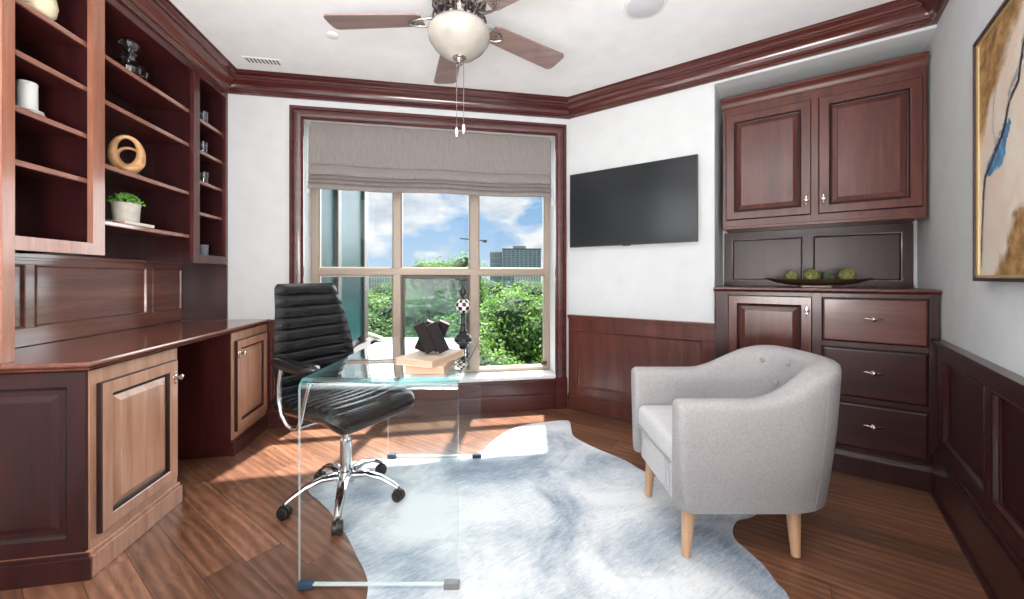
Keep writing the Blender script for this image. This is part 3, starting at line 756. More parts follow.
# ------------------------------------------------------------------ ceiling fan
fc = Vector((-.242, 1.772, 0))
fan = thing('ceiling_fan', 'five-bladed ceiling fan with frosted glass light bowl hanging from the ceiling', 'ceiling fan', (fc.x, fc.y, 2.57))
c3 = (fc.x, fc.y, 0)
MB().lathe([(0, 2.569), (.075, 2.569), (.075, 2.545), (.055, 2.515), (.02, 2.505), (0, 2.505)], c3).build('canopy', m_nickel, fan, smooth=40)
MB().lathe([(0, 2.51), (.014, 2.51), (.014, 2.42), (0, 2.42)], c3).build('downrod', m_nickel, fan, smooth=40)
MB().lathe([(0, 2.43), (.05, 2.43), (.085, 2.415), (.115, 2.385), (.118, 2.345), (.105, 2.325), (.10, 2.31), (.085, 2.305), (0, 2.305)], c3, seg=36).build('motor_housing', m_nickel, fan, smooth=40)
mb = MB()
for k in range(20):
    t = 2 * math.pi * k / 20; ca, sa = math.cos(t), math.sin(t)
    mb.tube([(fc.x + ca * .085, fc.y + sa * .085, 2.30), (fc.x + ca * .108, fc.y + sa * .108, 2.318), (fc.x + ca * .121, fc.y + sa * .121, 2.345), (fc.x + ca * .118, fc.y + sa * .118, 2.385)], .005, 6)
for k in range(16):
    t = 2 * math.pi * k / 16; ca, sa = math.cos(t), math.sin(t)
    mb.tube([(fc.x + ca * .104, fc.y + sa * .104, 2.252), (fc.x + ca * .122, fc.y + sa * .122, 2.268), (fc.x + ca * .116, fc.y + sa * .116, 2.290), (fc.x + ca * .088, fc.y + sa * .088, 2.304)], .006, 6)
mb.build('motor_ribs', plain('dark_pewter', (.12, .10, .10), .3, 1), fan, smooth=40)
MB().lathe([(0, 2.31), (.060, 2.31), (.066, 2.285), (.090, 2.270), (.106, 2.262), (.108, 2.244), (0, 2.244)], c3, seg=36).build('light_fitter', m_nickel, fan, smooth=40)
MB().lathe([(.104, 2.248), (.130, 2.236), (.143, 2.214), (.139, 2.188), (.116, 2.154), (.082, 2.125), (.050, 2.108), (.0, 2.102)], c3, seg=40).build('glass_bowl', m_glassy, fan, smooth=60)
MB().lathe([(0, 2.126), (.036, 2.120), (.032, 2.106), (.016, 2.100), (.012, 2.086), (.016, 2.078), (.006, 2.068), (0, 2.066)], c3).build('finial', m_nickel, fan, smooth=50)
for dx, zt in ((-.012, 1.785), (.020, 1.800)):
    mb = MB(); mb.tube([(fc.x + dx, fc.y, 2.12), (fc.x + dx, fc.y, zt)], .0014, 6); mb.build('pull_chain', m_nickel, fan)
    MB().lathe([(0, 0), (.004, 0), (.008, -.018), (.008, -.022), (.004, -.030), (.005, -.040), (0, -.042)], (fc.x + dx, fc.y, zt), seg=12).build('chain_fob', m_white, fan, smooth=40)
def blade_mesh(ang):
    rot = Matrix.Rotation(ang, 3, 'Z'); tilt = Matrix.Rotation(R(-9), 3, 'X')
    def tr(x, y, z): q = rot @ (tilt @ Vector((x, y, z))); return (q.x + fc.x, q.y + fc.y, q.z + 2.280)
    out = [(.17, -.048), (.19, -.055), (.30, -.060), (.45, -.065), (.59, -.069), (.603, -.060), (.610, -.045)]
    out = out + [(.612, 0)] + [(x, -y) for x, y in reversed(out)]
    mb = MB(); mb.rings([[tr(x, y, 0) for x, y in out], [tr(x, y, .007) for x, y in out]])
    o = mb.build('blade', m_blade, fan, bevel=.0015)
    mb = MB()
    for sgn in (-1, 1):
        mb.tube([tr(.085, sgn * .012, .012), tr(.13, sgn * .030, -.004), tr(.17, sgn * .034, -.009), tr(.21, sgn * .024, -.010), tr(.235, 0, -.010)], [.008, .007, .006, .006, .005], 8)
    mb.lathe([(0, -.004), (.010, -.003), (.010, .003), (0, .004)], tr(.20, 0, -.009), (0, 0, 1), 12)
    mb.build('blade_arm', m_nickel, o, smooth=50)
for a in (178, 106, 36, -38, -110): blade_mesh(R(a))

# ------------------------------------------------------------------ glass desk
DX0, DX1, DY0, DY1, DZ = -.750, -.190, 1.355, 2.345, .738
dk = thing('glass_desk', 'clear waterfall glass desk with aqua edges standing partly on the cowhide', 'desk', ((DX0 + DX1) / 2, (DY0 + DY1) / 2, 0))
T_ = .014
arc = []
path = [(DY0, .020)]
rr = .035
for k in range(0, 9):
    t = math.pi - k * math.pi / 16; path.append((DY0 + rr + rr * math.cos(t), DZ - rr + rr * math.sin(t)))
for k in range(0, 9):
    t = math.pi / 2 - k * math.pi / 16; path.append((DY1 - rr + rr * math.cos(t), DZ - rr + rr * math.sin(t)))
path.append((DY1, .020))
def inner(path):
    out = []
    for i, p in enumerate(path):
        a = path[max(0, i - 1)]; b = path[min(len(path) - 1, i + 1)]
        dx, dy = b[0] - a[0], b[1] - a[1]; l = math.hypot(dx, dy); out.append((p[0] + dy / l * T_, p[1] - dx / l * T_))
    return out
inn = inner(path)
def sheet(i0, i1, name):
    mb = MB(); A = path[i0:i1 + 1]; B = inn[i0:i1 + 1]; n = len(A)
    vs = [(DX0, y, z) for y, z in A] + [(DX1, y, z) for y, z in A] + [(DX0, y, z) for y, z in B] + [(DX1, y, z) for y, z in B]
    mb.cur = 0
    mb.add(vs, [(i, i + 1, n + i + 1, n + i) for i in range(n - 1)] + [(2 * n + i, 2 * n + i + 1, 3 * n + i + 1, 3 * n + i) for i in range(n - 1)])
    b = 0
    for i in range(n - 1):
        mb.f.append([i, i + 1, 2 * n + i + 1, 2 * n + i]); mb.mi.append(1)
        mb.f.append([n + i, n + i + 1, 3 * n + i + 1, 3 * n + i]); mb.mi.append(1)
    if name == 'desk_top':
        for i in (3, 4, 5, 6): mb.mi[i] = 2; mb.mi[n - 1 + i] = 2
        return mb.build(name, [g_dtop, g_edge, g_bend], dk, smooth=40)
    return mb.build(name, [g_dtop, g_edge] if name == 'desk_top' else [g_desk, g_edge2], dk, smooth=40)
sheet(0, 1, 'side_panel'); sheet(1, len(path) - 2, 'desk_top'); sheet(len(path) - 2, len(path) - 1, 'side_panel')
# polished aqua band under the near and far bends
for y in (DY0 + .002, DY1 - .012):
    MB().box(DX0 + .002, DX1 - .002, y + .006, y + .012, DZ - .048, DZ - .040)
for y in (DY0 - .004, DY1 - .014):
    MB().box(DX0, DX1, y + .003, y + .017, .0155, .0199).build('bottom_edge', g_edge2, dk)
    for x in (DX0 - .004, DX1 - .050):
        MB().box(x, x + .054, y - .002, y + .022, .0045, .027).build('foot', m_footd if x < -.5 or y > 2 else m_footl, dk, bevel=.003)

# books on the desk
def book(name, cx, cy, z, w, d, h, rot, cover, label, group, frm=ID):
    t = thing(name, label, 'book', (cx, cy, z), group)
    c, s = math.cos(rot), math.sin(rot)
    f = Fr((cx, cy), (c, s), (-s, c))
    mb = MB(f); th = .003
    mb.box(-w / 2, w / 2, -d / 2, d / 2, z, z + th); mb.box(-w / 2, w / 2, -d / 2, d / 2, z + h - th, z + h); mb.box(-w / 2, w / 2, d / 2 - th, d / 2, z + th, z + h - th)
    mb.build('cover', cover, t, bevel=.001)
    MB(f).box(-w / 2 + .004, w / 2 - .004, -d / 2 + .004, d / 2 - th, z + th, z + h - th).build('pages', m_page, t)
    return t
zt = DZ + .0005
book('book', -.322, 1.54, zt, .155, .21, .032, R(-3), m_cover, 'lower tan book lying flat on the glass desk', 'books stacked on the desk')
book('book', -.320, 1.53, zt + .0325, .165, .24, .026, R(-21), m_cover2, 'upper pale book turned askew on top of the tan book', 'books stacked on the desk')
# interlocking block sculpture
zb = zt + .059
sc = thing('block_sculpture', 'black geometric sculpture of interlocking square bars standing on the two books', 'sculpture', (-.315, 1.53, zb))
def bar(cx, cy, cz, ax, L_, w, name='bar'):
    ax = Vector(ax).normalized(); v = Vector((.25, -1, .0)).normalized(); u = ax.cross(v).normalized(); v = ax.cross(u)
    c = Vector((cx, cy, cz)); mb = MB()
    lps = []
    for s_ in (-1, 1): lps.append([c + ax * s_ * L_ / 2 + u * a * w + v * b * w for a, b in ((-1, -1), (1, -1), (1, 1), (-1, 1))])
    mb.rings(lps, caps=False); mb.f.append([0, 1, 2, 3]); mb.mi.append(0); mb.f.append([4, 5, 6, 7]); mb.mi.append(1)
    return mb.build(name, [m_blackwood, m_copper], sc, bevel=.0008)
bar(-.338, 1.505, zb + .067, (-.42, .0, .90), .120, .0215)
bar(-.290, 1.510, zb + .067, (-.42, .0, .90), .120, .0215)
bar(-.345, 1.550, zb + .067, (.42, .0, .90), .120, .0215)
bar(-.297, 1.555, zb + .067, (.42, .0, .90), .120, .0215)
# checked finial
fz = DZ + .0005; fx, fy = -.288, 2.27
fi = thing('checkered_finial', 'black iron finial with a checkered ball at the far end of the glass desk', 'ornament', (fx, fy, fz))
MB().lathe([(0, 0), (.052, 0), (.052, .008), (.044, .012), (.040, .020), (.028, .026), (.022, .036), (.026, .044), (.016, .054), (.013, .075), (.018, .082), (.012, .090), (.011, .135), (.020, .142), (.010, .150), (0, .150)], (fx, fy, fz), seg=28).build('pedestal', m_iron, fi, smooth=40)
bz = fz + .190; br_ = .045
mb = MB(); mb.lathe([(br_ * math.sin(R(t)), -br_ * math.cos(R(t))) for t in range(0, 181, 12)], (fx, fy, bz), seg=32)
def buv(p):
    dx, dy, dz = p.x - fx, p.y - fy, p.z - bz
    return (math.atan2(dy, dx) / (2 * math.pi) * 12 + .002, (math.asin(max(-1, min(1, dz / br_))) / math.pi + .5) * 6 + .002)
mb.build('checkered_ball', m_check, fi, smooth=60, uvf=buv)
MB().lathe([(0, .230), (.020, .233), (.014, .242), (.009, .248), (.018, .260), (.021, .274), (.013, .292), (.004, .312), (0, .318)], (fx, fy, fz), seg=20).build('spire', m_iron, fi, smooth=50)
mb = MB()
for k in range(4):
    t = k * math.pi / 2 + .3; ca, sa = math.cos(t), math.sin(t)
    pts = [(.012, .085), (.026, .082), (.036, .094), (.030, .110), (.022, .122), (.028, .138), (.036, .142)]
    mb.tube([(fx + ca * r, fy + sa * r, fz + z) for r, z in pts], .0028, 6)
mb.build('scrolls', m_iron, fi, smooth=50)

# ------------------------------------------------------------------ office chair
ocl = (-.82, 1.905, .0)
# base built around the origin with forward = +Y, then turned
oc = thing('office_chair', 'black ribbed leather office chair with chrome star base pulled up to the glass desk', 'office chair')
def ribs_back():
    NU_, NV = 22, 132; F_ = []; B_ = []
    prof = [(0, -.215, .475), (.12, -.235, .54), (.3, -.245, .64), (.55, -.262, .79), (.8, -.298, .94), (1, -.340, 1.065)]
    def P(v):
        for i in range(len(prof) - 1):
            if v <= prof[i + 1][0] + 1e-9:
                a, b = prof[i], prof[i + 1]; f = (v - a[0]) / (b[0] - a[0]); f = f
                return a[1] + (b[1] - a[1]) * f, a[2] + (b[2] - a[2]) * f
    NR = 11
    for j in range(NV + 1):
        v = j / NV; y, z = P(v)
        w = .225 - .055 * max(0, (v - .35) / .65) ** 1.3 - .02 * max(0, (.2 - v) / .2)
        e = min(v, 1 - v)
        if e < .045: w *= 1 - .10 * (1 - e / .045) ** 2
        rf = []; rb = []
        for i in range(NU_ + 1):
            u = -1 + 2 * i / NU_
            rib = abs(math.sin(math.pi * NR * v)) ** .42 * (1 - .7 * max(0, (abs(u) - .8) / .2))
            edge_ = (1 - abs(u) ** 6) * min(1, e / .03 + .15)
            th = (.018 + .016 * rib) * edge_
            bow = .035 * u * u
            dz = .018 * (u * u) * 0
            rf.append((u * w, y + bow + th, z + dz)); rb.append((u * w, y + bow - .030 * (1 - abs(u) ** 6) * min(1, e / .03 + .15) - .002, z))
        F_.append(rf); B_.append(rb)
    mb = MB(); mb.rings([f + list(reversed(b)) for f, b in zip(F_, B_)])
    return mb
ribs_back().build('backrest', m_leather, oc, smooth=50)
def ribs_seat():
    NU_, NV = 24, 110; lps = []; NR = 10
    for j in range(NV + 1):
        v = j / NV; y = -.245 + .50 * v
        e = min(v, 1 - v)
        w = .250 * (1 - .0 * v)
        if e < .16: w *= math.sqrt(max(0, 1 - .30 * (1 - e / .16) ** 2.2))
        drop = -.045 * max(0, (v - .72) / .28) ** 2 + .012 * max(0, (.2 - v) / .2)
        rf = []; rb = []
        for i in range(NU_ + 1):
            u = -1 + 2 * i / NU_
            inside = 1 - max(0, (abs(u) - .82) / .18) ** 2
            ve = v + .02 * (u * u)
            rib = abs(math.sin(math.pi * NR * ve)) ** .42 if .05 < v < .90 else .6
            ed = math.sqrt(max(0, 1 - abs(u) ** 8)) * math.sqrt(min(1, e / .05 + .02))
            top = .503 + drop + (.020 + .015 * rib) * ed + .012 * u * u
            rf.append((u * w, y, top)); rb.append((u * w * .97, y, .482 + drop - .034 * ed + .01))
        lps.append(rf + list(reversed(rb)))
    mb = MB(); mb.rings(lps); return mb
ribs_seat().build('seat', m_leather, oc, smooth=50)
MB().box(-.075, .075, -.10, .11, .405, .452).build('tilt_mechanism', m_black, oc, bevel=.01)
mb = MB(); mb.tube([(-.07, -.03, .42), (-.20, -.05, .42), (-.235, -.07, .41)], .006, 8); mb.tube([(-.235, -.07, .412), (-.262, -.10, .35)], [.010, .016], 8); mb.build('tilt_lever', m_black, oc, smooth=40)
mb = MB(); mb.tube([(.05, .02, .42), (.05, .08, .38)], .012, 8); mb.build('tension_knob', m_black, oc, smooth=40)
mb = MB(); mb.lathe([(0, .40), (.014, .40), (.014, .25), (0, .25)]); mb.lathe([(0, .30), (.025, .30), (.027, .29), (.027, .12), (.036, .15), (.040, .13), (.040, .085), (0, .085)]); mb.build('gas_column', m_chrome, oc, smooth=40)
rotc = R(-28) + math.pi * 0   # heading of the chair's forward direction in the world, from +X
head = rotc - math.pi / 2
for k, wa in enumerate((-2, 70, 142, 214, 286)):
    a = R(wa) - head; ca, sa = math.cos(a), math.sin(a)
    P_ = [(.015, .105), (.05, .128), (.11, .133), (.18, .115), (.235, .085), (.262, .066)]
    mb = MB(); lps = []
    for i, (r, z) in enumerate(P_):
        w = [.030, .028, .024, .020, .017, .015][i]; h = [.030, .019, .014, .012, .011, .009][i]
        lps.append([(ca * r - sa * w * math.cos(t), sa * r + ca * w * math.cos(t), z + h * math.sin(t)) for t in [2 * math.pi * q / 12 for q in range(12)]])
    mb.rings(lps); lg = mb.build('leg', m_chrome, oc, smooth=50)
    mb = MB(); px_, py_ = ca * .262, sa * .262
    sw = random.uniform(-1, 1); ax = Vector((math.cos(a + math.pi / 2 + sw), math.sin(a + math.pi / 2 + sw), 0))
    for s_ in (-1, 1): mb.lathe([(0, -.009), (.022, -.009), (.0265, -.006), (.0265, .006), (.022, .009), (0, .009)], Vector((px_, py_, .0268)) + ax * .014 * s_, ax, 20)
    mb.tube([(px_, py_, .068), (px_, py_, .028)], .007, 8)
    mb.lathe([(0, -.006), (.030, -.006), (.030, .006), (0, .006)], Vector((px_, py_, .030)), ax, 20)
    mb.build('caster', m_black, lg, smooth=40)
for s_ in (-1, 1):
    x = .275 * s_
    pts = [(x, -.075, .70), (x, -.092, .62), (x, -.090, .55), (x, -.070, .49), (x * .99, -.035, .452), (x * .98, .0, .440), (x * .98, .03, .447), (x * .99, .055, .48), (x, .080, .54), (x, .11, .62), (x, .135, .70)]
    mb = MB(); lps = []
    sm = []
    for i in range(len(pts) - 1):
        for k in range(3): sm.append([pts[i][j] + (pts[i + 1][j] - pts[i][j]) * k / 3 for j in range(3)])
    sm.append(pts[-1])
    mb.tube(sm, .009, 10)
    mb.tube([(x * .98, .0, .442), (x * .6, -.0, .436), (.06 * s_, -.0, .43)], .009, 8)
    arm = mb.build('armrest', m_chrome, oc, smooth=60)
    mb = MB(); lps = []
    for i in range(13):
        v = i / 12; y = -.13 + .31 * v; e = math.sqrt(max(0, 1 - (2 * v - 1) ** 6)) if 0 < v < 1 else .15
        zc = .716 + .008 * math.cos(v * 5)
        lps.append([(x + .034 * e * math.copysign(abs(math.cos(t)) ** .7, math.cos(t)), y, zc + .023 * e * math.copysign(abs(math.sin(t)) ** .8, math.sin(t))) for t in [2 * math.pi * q / 16 for q in range(16)]])
    mb.rings(lps); mb.build('arm_pad', m_leather, arm, smooth=50)
oc.location = (ocl[0], ocl[1], .0008); oc.rotation_euler = (0, 0, head)

# ------------------------------------------------------------------ armchair (forward = -Y local, turned to face -X)
ac = thing('armchair', 'pale grey linen tub armchair with tapered wooden legs at the edge of the cowhide', 'armchair')
HW, DP = .300, .690     # half width, depth ; local y from 0 (front) to DP (back)
def upath(hw, y0, y1, rad, n=64):
    # U in plan from front-left round the back to front-right
    pts = []; yc = y1 - rad
    segs = []
    for i in range(18): segs.append((-hw, y0 + (yc - y0) * i / 18))
    for i in range(31):
        t = math.pi - math.pi * i / 30
        segs.append((hw * math.copysign(abs(math.cos(t)) ** .75, math.cos(t)), yc + rad * abs(math.sin(t)) ** .85))
    for i in range(1, 19): segs.append((hw, yc + (y0 - yc) * i / 18))
    return segs
outer = upath(HW, 0, DP, .30); innr = upath(HW - .085, .0, DP - .115, .22)
def rimh(q):       # rim height by how far back the rim is
    f = max(0, min(1, (q - .27) / (.40))); f = f * f * (3 - 2 * f)
    return .630 + .130 * f
lps = []
for (xo, yo), (xi, yi) in zip(outer, innr):
    hgt = rimh(yo); fb = max(0, min(1, (yo - .25) / .41))
    lean = .02 * fb
    z0 = .204
    def mixp(f, z, push=0):
        return (xo + (xi - xo) * f, yo + (yi - yo) * f, z)
    ring = []
    def O(z):   # outer face with taper towards the bottom
        k = (z - z0) / (hgt - z0); bl = (1 - k) ** 2
        x = xo * (1 - .10 * bl); y = yo - (yo - .33) * .09 * bl * (1 if yo > .33 else 0) + .035 * (1 - k) ** 3 * max(0, 1 - yo / .14)
        y += lean * k
        return (x, y, z)
    for z in (z0, z0 + .03, .28, .40, .52, hgt - .06, hgt - .03): ring.append(O(z))
    for f, dz in ((.04, -.012), (.14, -.002), (.32, .004), (.55, .005), (.78, .0), (.93, -.010), (1.0, -.028)):
        x, y, z = mixp(f, hgt + dz); ring.append((x, y + lean, z))
    for z in (hgt - .08, (hgt + .42) / 2, .44, .40):
        ring.append((xi, yi + lean * .7, z))
    ring.append((xi, yi, .22)); ring.append(((xi + xo * .9) / 2, (yi + yo - (yo - .33) * .09 * (1 if yo > .33 else 0)) / 2, z0))
    lps.append(ring)
# rounded arm fronts: extra rings squeezed forwards
def front_cap(ring, sgn):
    cx = sum(p[0] for p in ring) / len(ring); cz = sum(p[2] for p in ring) / len(ring); out = []
    for f, dy in ((.93, -.012), (.80, -.020), (.55, -.024)):
        out.append([(cx + (p[0] - cx) * f, p[1] + dy, cz + (p[2] - cz) * (1 - (1 - f) * .25)) for p in ring])
    return out
fa = front_cap(lps[0], 1); fb_ = front_cap(lps[-1], -1)
lps = list(reversed(fa)) + lps + fb_
mb = MB(); mb.rings(lps); shell = mb.build('tub_shell', m_fabric, ac, smooth=70)
# seat base / apron
def rbox(mb, x0, x1, y0, y1, z0, z1, r=.03, n=5, puff=0):
    cx, cy = (x0 + x1) / 2, (y0 + y1) / 2
    def loop(ins, z):
        out = []
        for sx, sy, a0 in ((1, 1, 0), (-1, 1, 90), (-1, -1, 180), (1, -1, 270)):
            for k in range(n + 1):
                t = R(a0 + 90 * k / n); out.append((cx + sx * ((x1 - x0) / 2 - r) + (r - ins) * math.cos(t), cy + sy * ((y1 - y0) / 2 - r) + (r - ins) * math.sin(t), z))
        return out
    L_ = []
    for k in range(n + 1):
        t = R(90 * k / n); L_.append(loop(r * .9 * (1 - math.sin(t)), z0 + r * .9 * (1 - math.cos(t))))
    for k in range(n + 1):
        t = R(90 * k / n); L_.append(loop(r * .9 * (1 - math.cos(t)), z1 - r * .9 * (1 - math.sin(t))))
    if puff:
        base = L_[-1]
        for f, dz in ((.8, .5), (.55, .8), (.25, 1.0)): L_.append([(cx + (x - cx) * f, cy + (y - cy) * f, z1 + puff * dz) for x, y, z in base])
    mb.rings(L_)
mb = MB(); rbox(mb, -HW + .075, HW - .075, .005, .50, .19, .345, .02); mb.build('seat_base', m_cush, ac, smooth=50)
mb = MB(); rbox(mb, -HW + .09, HW - .09, -.018, .50, .35, .465, .035, puff=.018); cu = mb.build('seat_cushion', m_cush, ac, smooth=60)
mb = MB(); mb.tube([(-HW + .10, -.019, .365), (0, -.021, .365), (HW - .10, -.019, .365)], .003, 6); mb.build('piping', m_fabric, cu)
for i in range(3):
    mb = MB(); x = .10 + i * .035; mb.tube([(x - .01, .004, .335), (x, .001, .28), (x - .004, .004, .215)], .0035, 6); mb.build('pleat', m_cush, ac, smooth=60)
# buttons on the inner back
for bx_, bz_ in ((-.13, .70), (.0, .715), (.13, .70), (-.065, .61), (.065, .61)):
    # find inner back y at that x
    best = min((p for p in innr if p[1] > .30), key=lambda p: abs(p[0] - bx_))
    y_ = best[1] + .012
    n_ = Vector((-bx_ * 1.2, -1, 0)).normalized()
    MB().lathe([(0, -.006), (.011, -.004), (.013, .002), (.009, .006), (0, .007)], Vector((bx_, y_ - .002, bz_)) , n_, 16).build('button', m_fabric, ac, smooth=50)
for sx in (-1, 1):
    mb = MB()
    i = 22 if sx < 0 else 44
    ring = lps[i + 3]
    mb.tube([tuple(Vector(p) * 1.0) for p in ring[0:13]], .0014, 5)
    mb.build('seam', m_fabric, ac, smooth=50)
for x in (-.205, .205):
    for y, dy in ((.052, -.012), (.465, .006)):
        mb = MB(); mb.tube([(x, y, .215), (x, y, .17), (x * 1.02, y + dy, .0045)], [.026, .025, .016], 16); mb.build('leg', w_beech, ac, smooth=40)
# local (x,y) -> world: forward(-y) is -X ; so +y -> +X, x -> -Y
ac.location = (.643, 1.725, 0.002); ac.rotation_euler = (0, 0, R(-90))

# ------------------------------------------------------------------ cowhide rug
pts_px = [(491, 443), (505, 433), (522, 426), (545, 422.5), (567.6, 421), (571, 428), (574, 437), (592, 447), (625, 461), (644, 472), (680, 486), (730, 498), (752, 506), (757, 513), (750, 518), (738, 521), (733, 529), (735, 540), (748, 552), (764, 567), (776, 583), (789, 599)]
outl_r = [fl(x, y) for x, y in pts_px] + [(.86, 1.16), (.78, 1.0), (.62, .93), (.45, .80), (.2, .74), (-.05, .80), (-.2, .92), (-.36, 1.02), (-.46, 1.18)]
outl_r += [fl(368, 590), fl(365, 573), fl(356, 555), fl(346, 535), fl(333, 516), fl(320, 502), fl(309, 493), fl(312, 483), fl(328, 472), fl(347, 464), fl(370, 460), fl(395, 458.5), fl(430, 458.5), fl(470, 457.5), fl(482, 452)]
def smooth_closed(P, n=4):
    out = []; m_ = len(P)
    for i in range(m_):
        p0, p1, p2, p3 = [Vector(P[(i + k - 1) % m_]) for k in range(4)]
        for k in range(n):
            t = k / n
            out.append(.5 * ((2 * p1) + (p2 - p0) * t + (2 * p0 - 5 * p1 + 4 * p2 - p3) * t * t + (3 * p1 - p0 - 3 * p2 + p3) * t ** 3))
    return out
ol = smooth_closed(outl_r)
cen = Vector((.05, 1.55)); NRG = 40
def rz(x, y, e):
    d = Vector((x, y))
    crease = 0
    for (ax, ay, bx, by, hh) in ((-.02, 2.30, .45, 1.25, .012), (-.55, 1.62, .0, 1.55, .005), (-.1, 1.5, .35, 1.75, .004)):
        A = Vector((ax, ay)); B = Vector((bx, by)); t = max(0, min(1, (d - A).dot(B - A) / (B - A).length_squared)); q = (d - A - (B - A) * t).length
        crease += hh * math.exp(-(q / .018) ** 2) * math.sin(math.pi * min(1, max(0, t))) ** .5
    return .0042 + min(1, e * 6) * (crease * (0 if (x > .52) else 1))
mb = MB(); m_ = len(ol); vs = []; fs = []
for k in range(1, NRG + 1):
    f = k / NRG
    for p in ol:
        q = cen + (p - cen) * f
        vs.append((q.x, q.y, rz(q.x, q.y, 1 - f)))
vs.append((cen.x, cen.y, rz(cen.x, cen.y, 1)))
for k in range(NRG - 1):
    for i in range(m_):
        j = (i + 1) % m_; fs.append((k * m_ + i, k * m_ + j, (k + 1) * m_ + j, (k + 1) * m_ + i))
for i in range(m_): fs.append((len(vs) - 1, (i + 1) % m_, i))
nb = len(vs)
for p in ol: vs.append((p.x, p.y, .0003))
for i in range(m_):
    j = (i + 1) % m_; fs.append(((NRG - 1) * m_ + i, (NRG - 1) * m_ + j, nb + j, nb + i))
mb.add(vs, fs)
rug = mb.build('cowhide_rug', m_hide, None, smooth=60); tag(rug, 'large grey and white cowhide rug spread over the wooden floor', 'rug')

# ------------------------------------------------------------------ things on the left shelves
def on_left(px, n): return along(LF, px, n)
# wooden ring sculpture
n_ = -.085; t_ = on_left(127, n_); zz = 1.638; c = LF.p(t_, n_, zz)
rg = thing('ring_sculpture', 'pale turned wooden double ring standing on the middle shelf above the plant', 'sculpture', c)
def ring_(cx, cz, ra, rb, tr, tilt, off):
    mb = MB(); pts = []
    f = Fr(c[:2], (.75, .66), (.66, -.75))
    for k in range(48):
        a = 2 * math.pi * k / 48
        p = f.p(cx + ra * math.cos(a), off + tilt * math.sin(a), cz + rb * math.sin(a)); pts.append(p)
    rad = [tr * (1.0 - .45 * math.sin(2 * math.pi * k / 48)) for k in range(48)]
    mb.tube(pts, rad, 14, closed=True); return mb
ring_(0, zz + .112, .053, .082, .019, .01, -.005).build('outer_ring', w_ring, rg, smooth=60)
ring_(.008, zz + .088, .050, .058, .013, -.02, -.016).build('inner_ring', w_ring, rg, smooth=60)
MB(LF).box(t_ - .06, t_ + .06, n_ - .035, n_ + .035, zz + .0005, zz + .007).build('base', m_creamc, rg, bevel=.002)
# potted plant on a book
n_ = -.09; t_ = on_left(127, n_) + .005; zz = 1.3685
c = LF.p(t_, n_, zz)
angL = math.atan2(LF.a.y, LF.a.x)
book('book', c.x, c.y, zz, .20, .13, .016, angL, m_creamc, 'thin cream book lying under the potted plant on the lowest middle shelf', None)
pz = zz + .0165
pp = thing('potted_plant', 'small leafy green plant in a mottled grey pot on the lowest middle shelf', 'plant', (c.x, c.y, pz))
MB().lathe([(0, 0), (.047, 0), (.050, .004), (.056, .088), (.057, .100), (.052, .100), (.050, .090), (0, .088)], (c.x, c.y, pz), seg=32).build('pot', m_pot, pp, smooth=40)
mb = MB()
for k in range(420):
    th_ = random.uniform(0, 2 * math.pi); ph = random.uniform(0, math.pi / 2); rr_ = .058 * random.uniform(.65, 1.1)
    p = Vector((c.x + rr_ * math.cos(th_) * math.sin(ph) * 1.1, c.y + rr_ * math.sin(th_) * math.sin(ph) * 1.1, pz + .094 + rr_ * .95 * math.cos(ph)))
    a = Vector((random.gauss(0, 1), random.gauss(0, 1), random.gauss(0, .6))).normalized(); b = a.cross(Vector((random.gauss(0, 1), random.gauss(0, 1), random.gauss(0, 1)))).normalized()
    s_ = random.uniform(.006, .011)
    mb.add([p - a * s_, p + b * s_ * .5, p + a * s_, p - b * s_ * .5], [(0, 1, 2, 3)], loc=False)
mb.build('foliage', m_leaf, pp)
# glass decanter on top middle shelf
n_ = -.10; t_ = on_left(129, n_); zz = 2.1575; c = LF.p(t_, n_, zz)
dg = thing('glass_decanter', 'clear cut-glass decanter lying on the highest visible middle shelf', 'decanter', c)
MB().lathe([(r * 1.25, h * 1.15) for r, h in [(0, 0), (.040, 0), (.058, .012), (.062, .035), (.050, .060), (.022, .080), (.018, .100), (.026, .112), (0, .114)]], c, seg=20).build('decanter_body', g_small, dg, smooth=30)
MB().lathe([(r * 1.25, h * 1.15) for r, h in [(0, .115), (.014, .116), (.016, .126), (.030, .140), (.034, .158), (.022, .178), (0, .184)]], c, seg=12).build('stopper', g_small, dg, smooth=30)
# white canister on plates
n_ = -.10; t_ = on_left(27.5, n_); zz = 1.7455; c = LF.p(t_, n_, zz)
for k in range(2):
    o = MB().lathe([(0, 0), (.026, 0), (.030, .004), (.047 - k * .003, .010), (.047 - k * .003, .013), (.030, .009), (0, .008)], (c.x, c.y, zz + k * .0105), seg=36).build('plate', m_ceramic, None, smooth=40)
    tag(o, ('lower' if k == 0 else 'upper') + ' of two small white plates under the white canister on the left shelf', 'plate', 'white plates on the left shelf')
cz_ = zz + .0195
cn = thing('canister', 'white cylindrical ceramic canister standing on the two plates on the left shelf', 'canister', (c.x, c.y, cz_))
MB().lathe([(0, 0), (.026, 0), (.028, .003), (.028, .102), (0, .102)], (c.x, c.y, cz_), seg=32).build('canister_body', m_ceramic, cn, smooth=40)
MB().lathe([(0, .1022), (.0285, .1022), (.0285, .114), (.026, .117), (0, .117)], (c.x, c.y, cz_), seg=32).build('lid', m_ceramic, cn, smooth=40)
# cream orb on top left shelf
n_ = -.09; t_ = on_left(38, n_); zz = 2.1555; c = LF.p(t_, n_, zz)
o = MB().lathe([(0, 0), (.030, 0), (.034, .006), (.050, .030), (.056, .065), (.050, .100), (.030, .125), (.026, .135), (.030, .140), (.022, .138), (0, .125)], c, seg=32).build('cream_vase', m_cream, None, smooth=50)
tag(o, 'small rounded cream vase on the highest left shelf', 'vase')
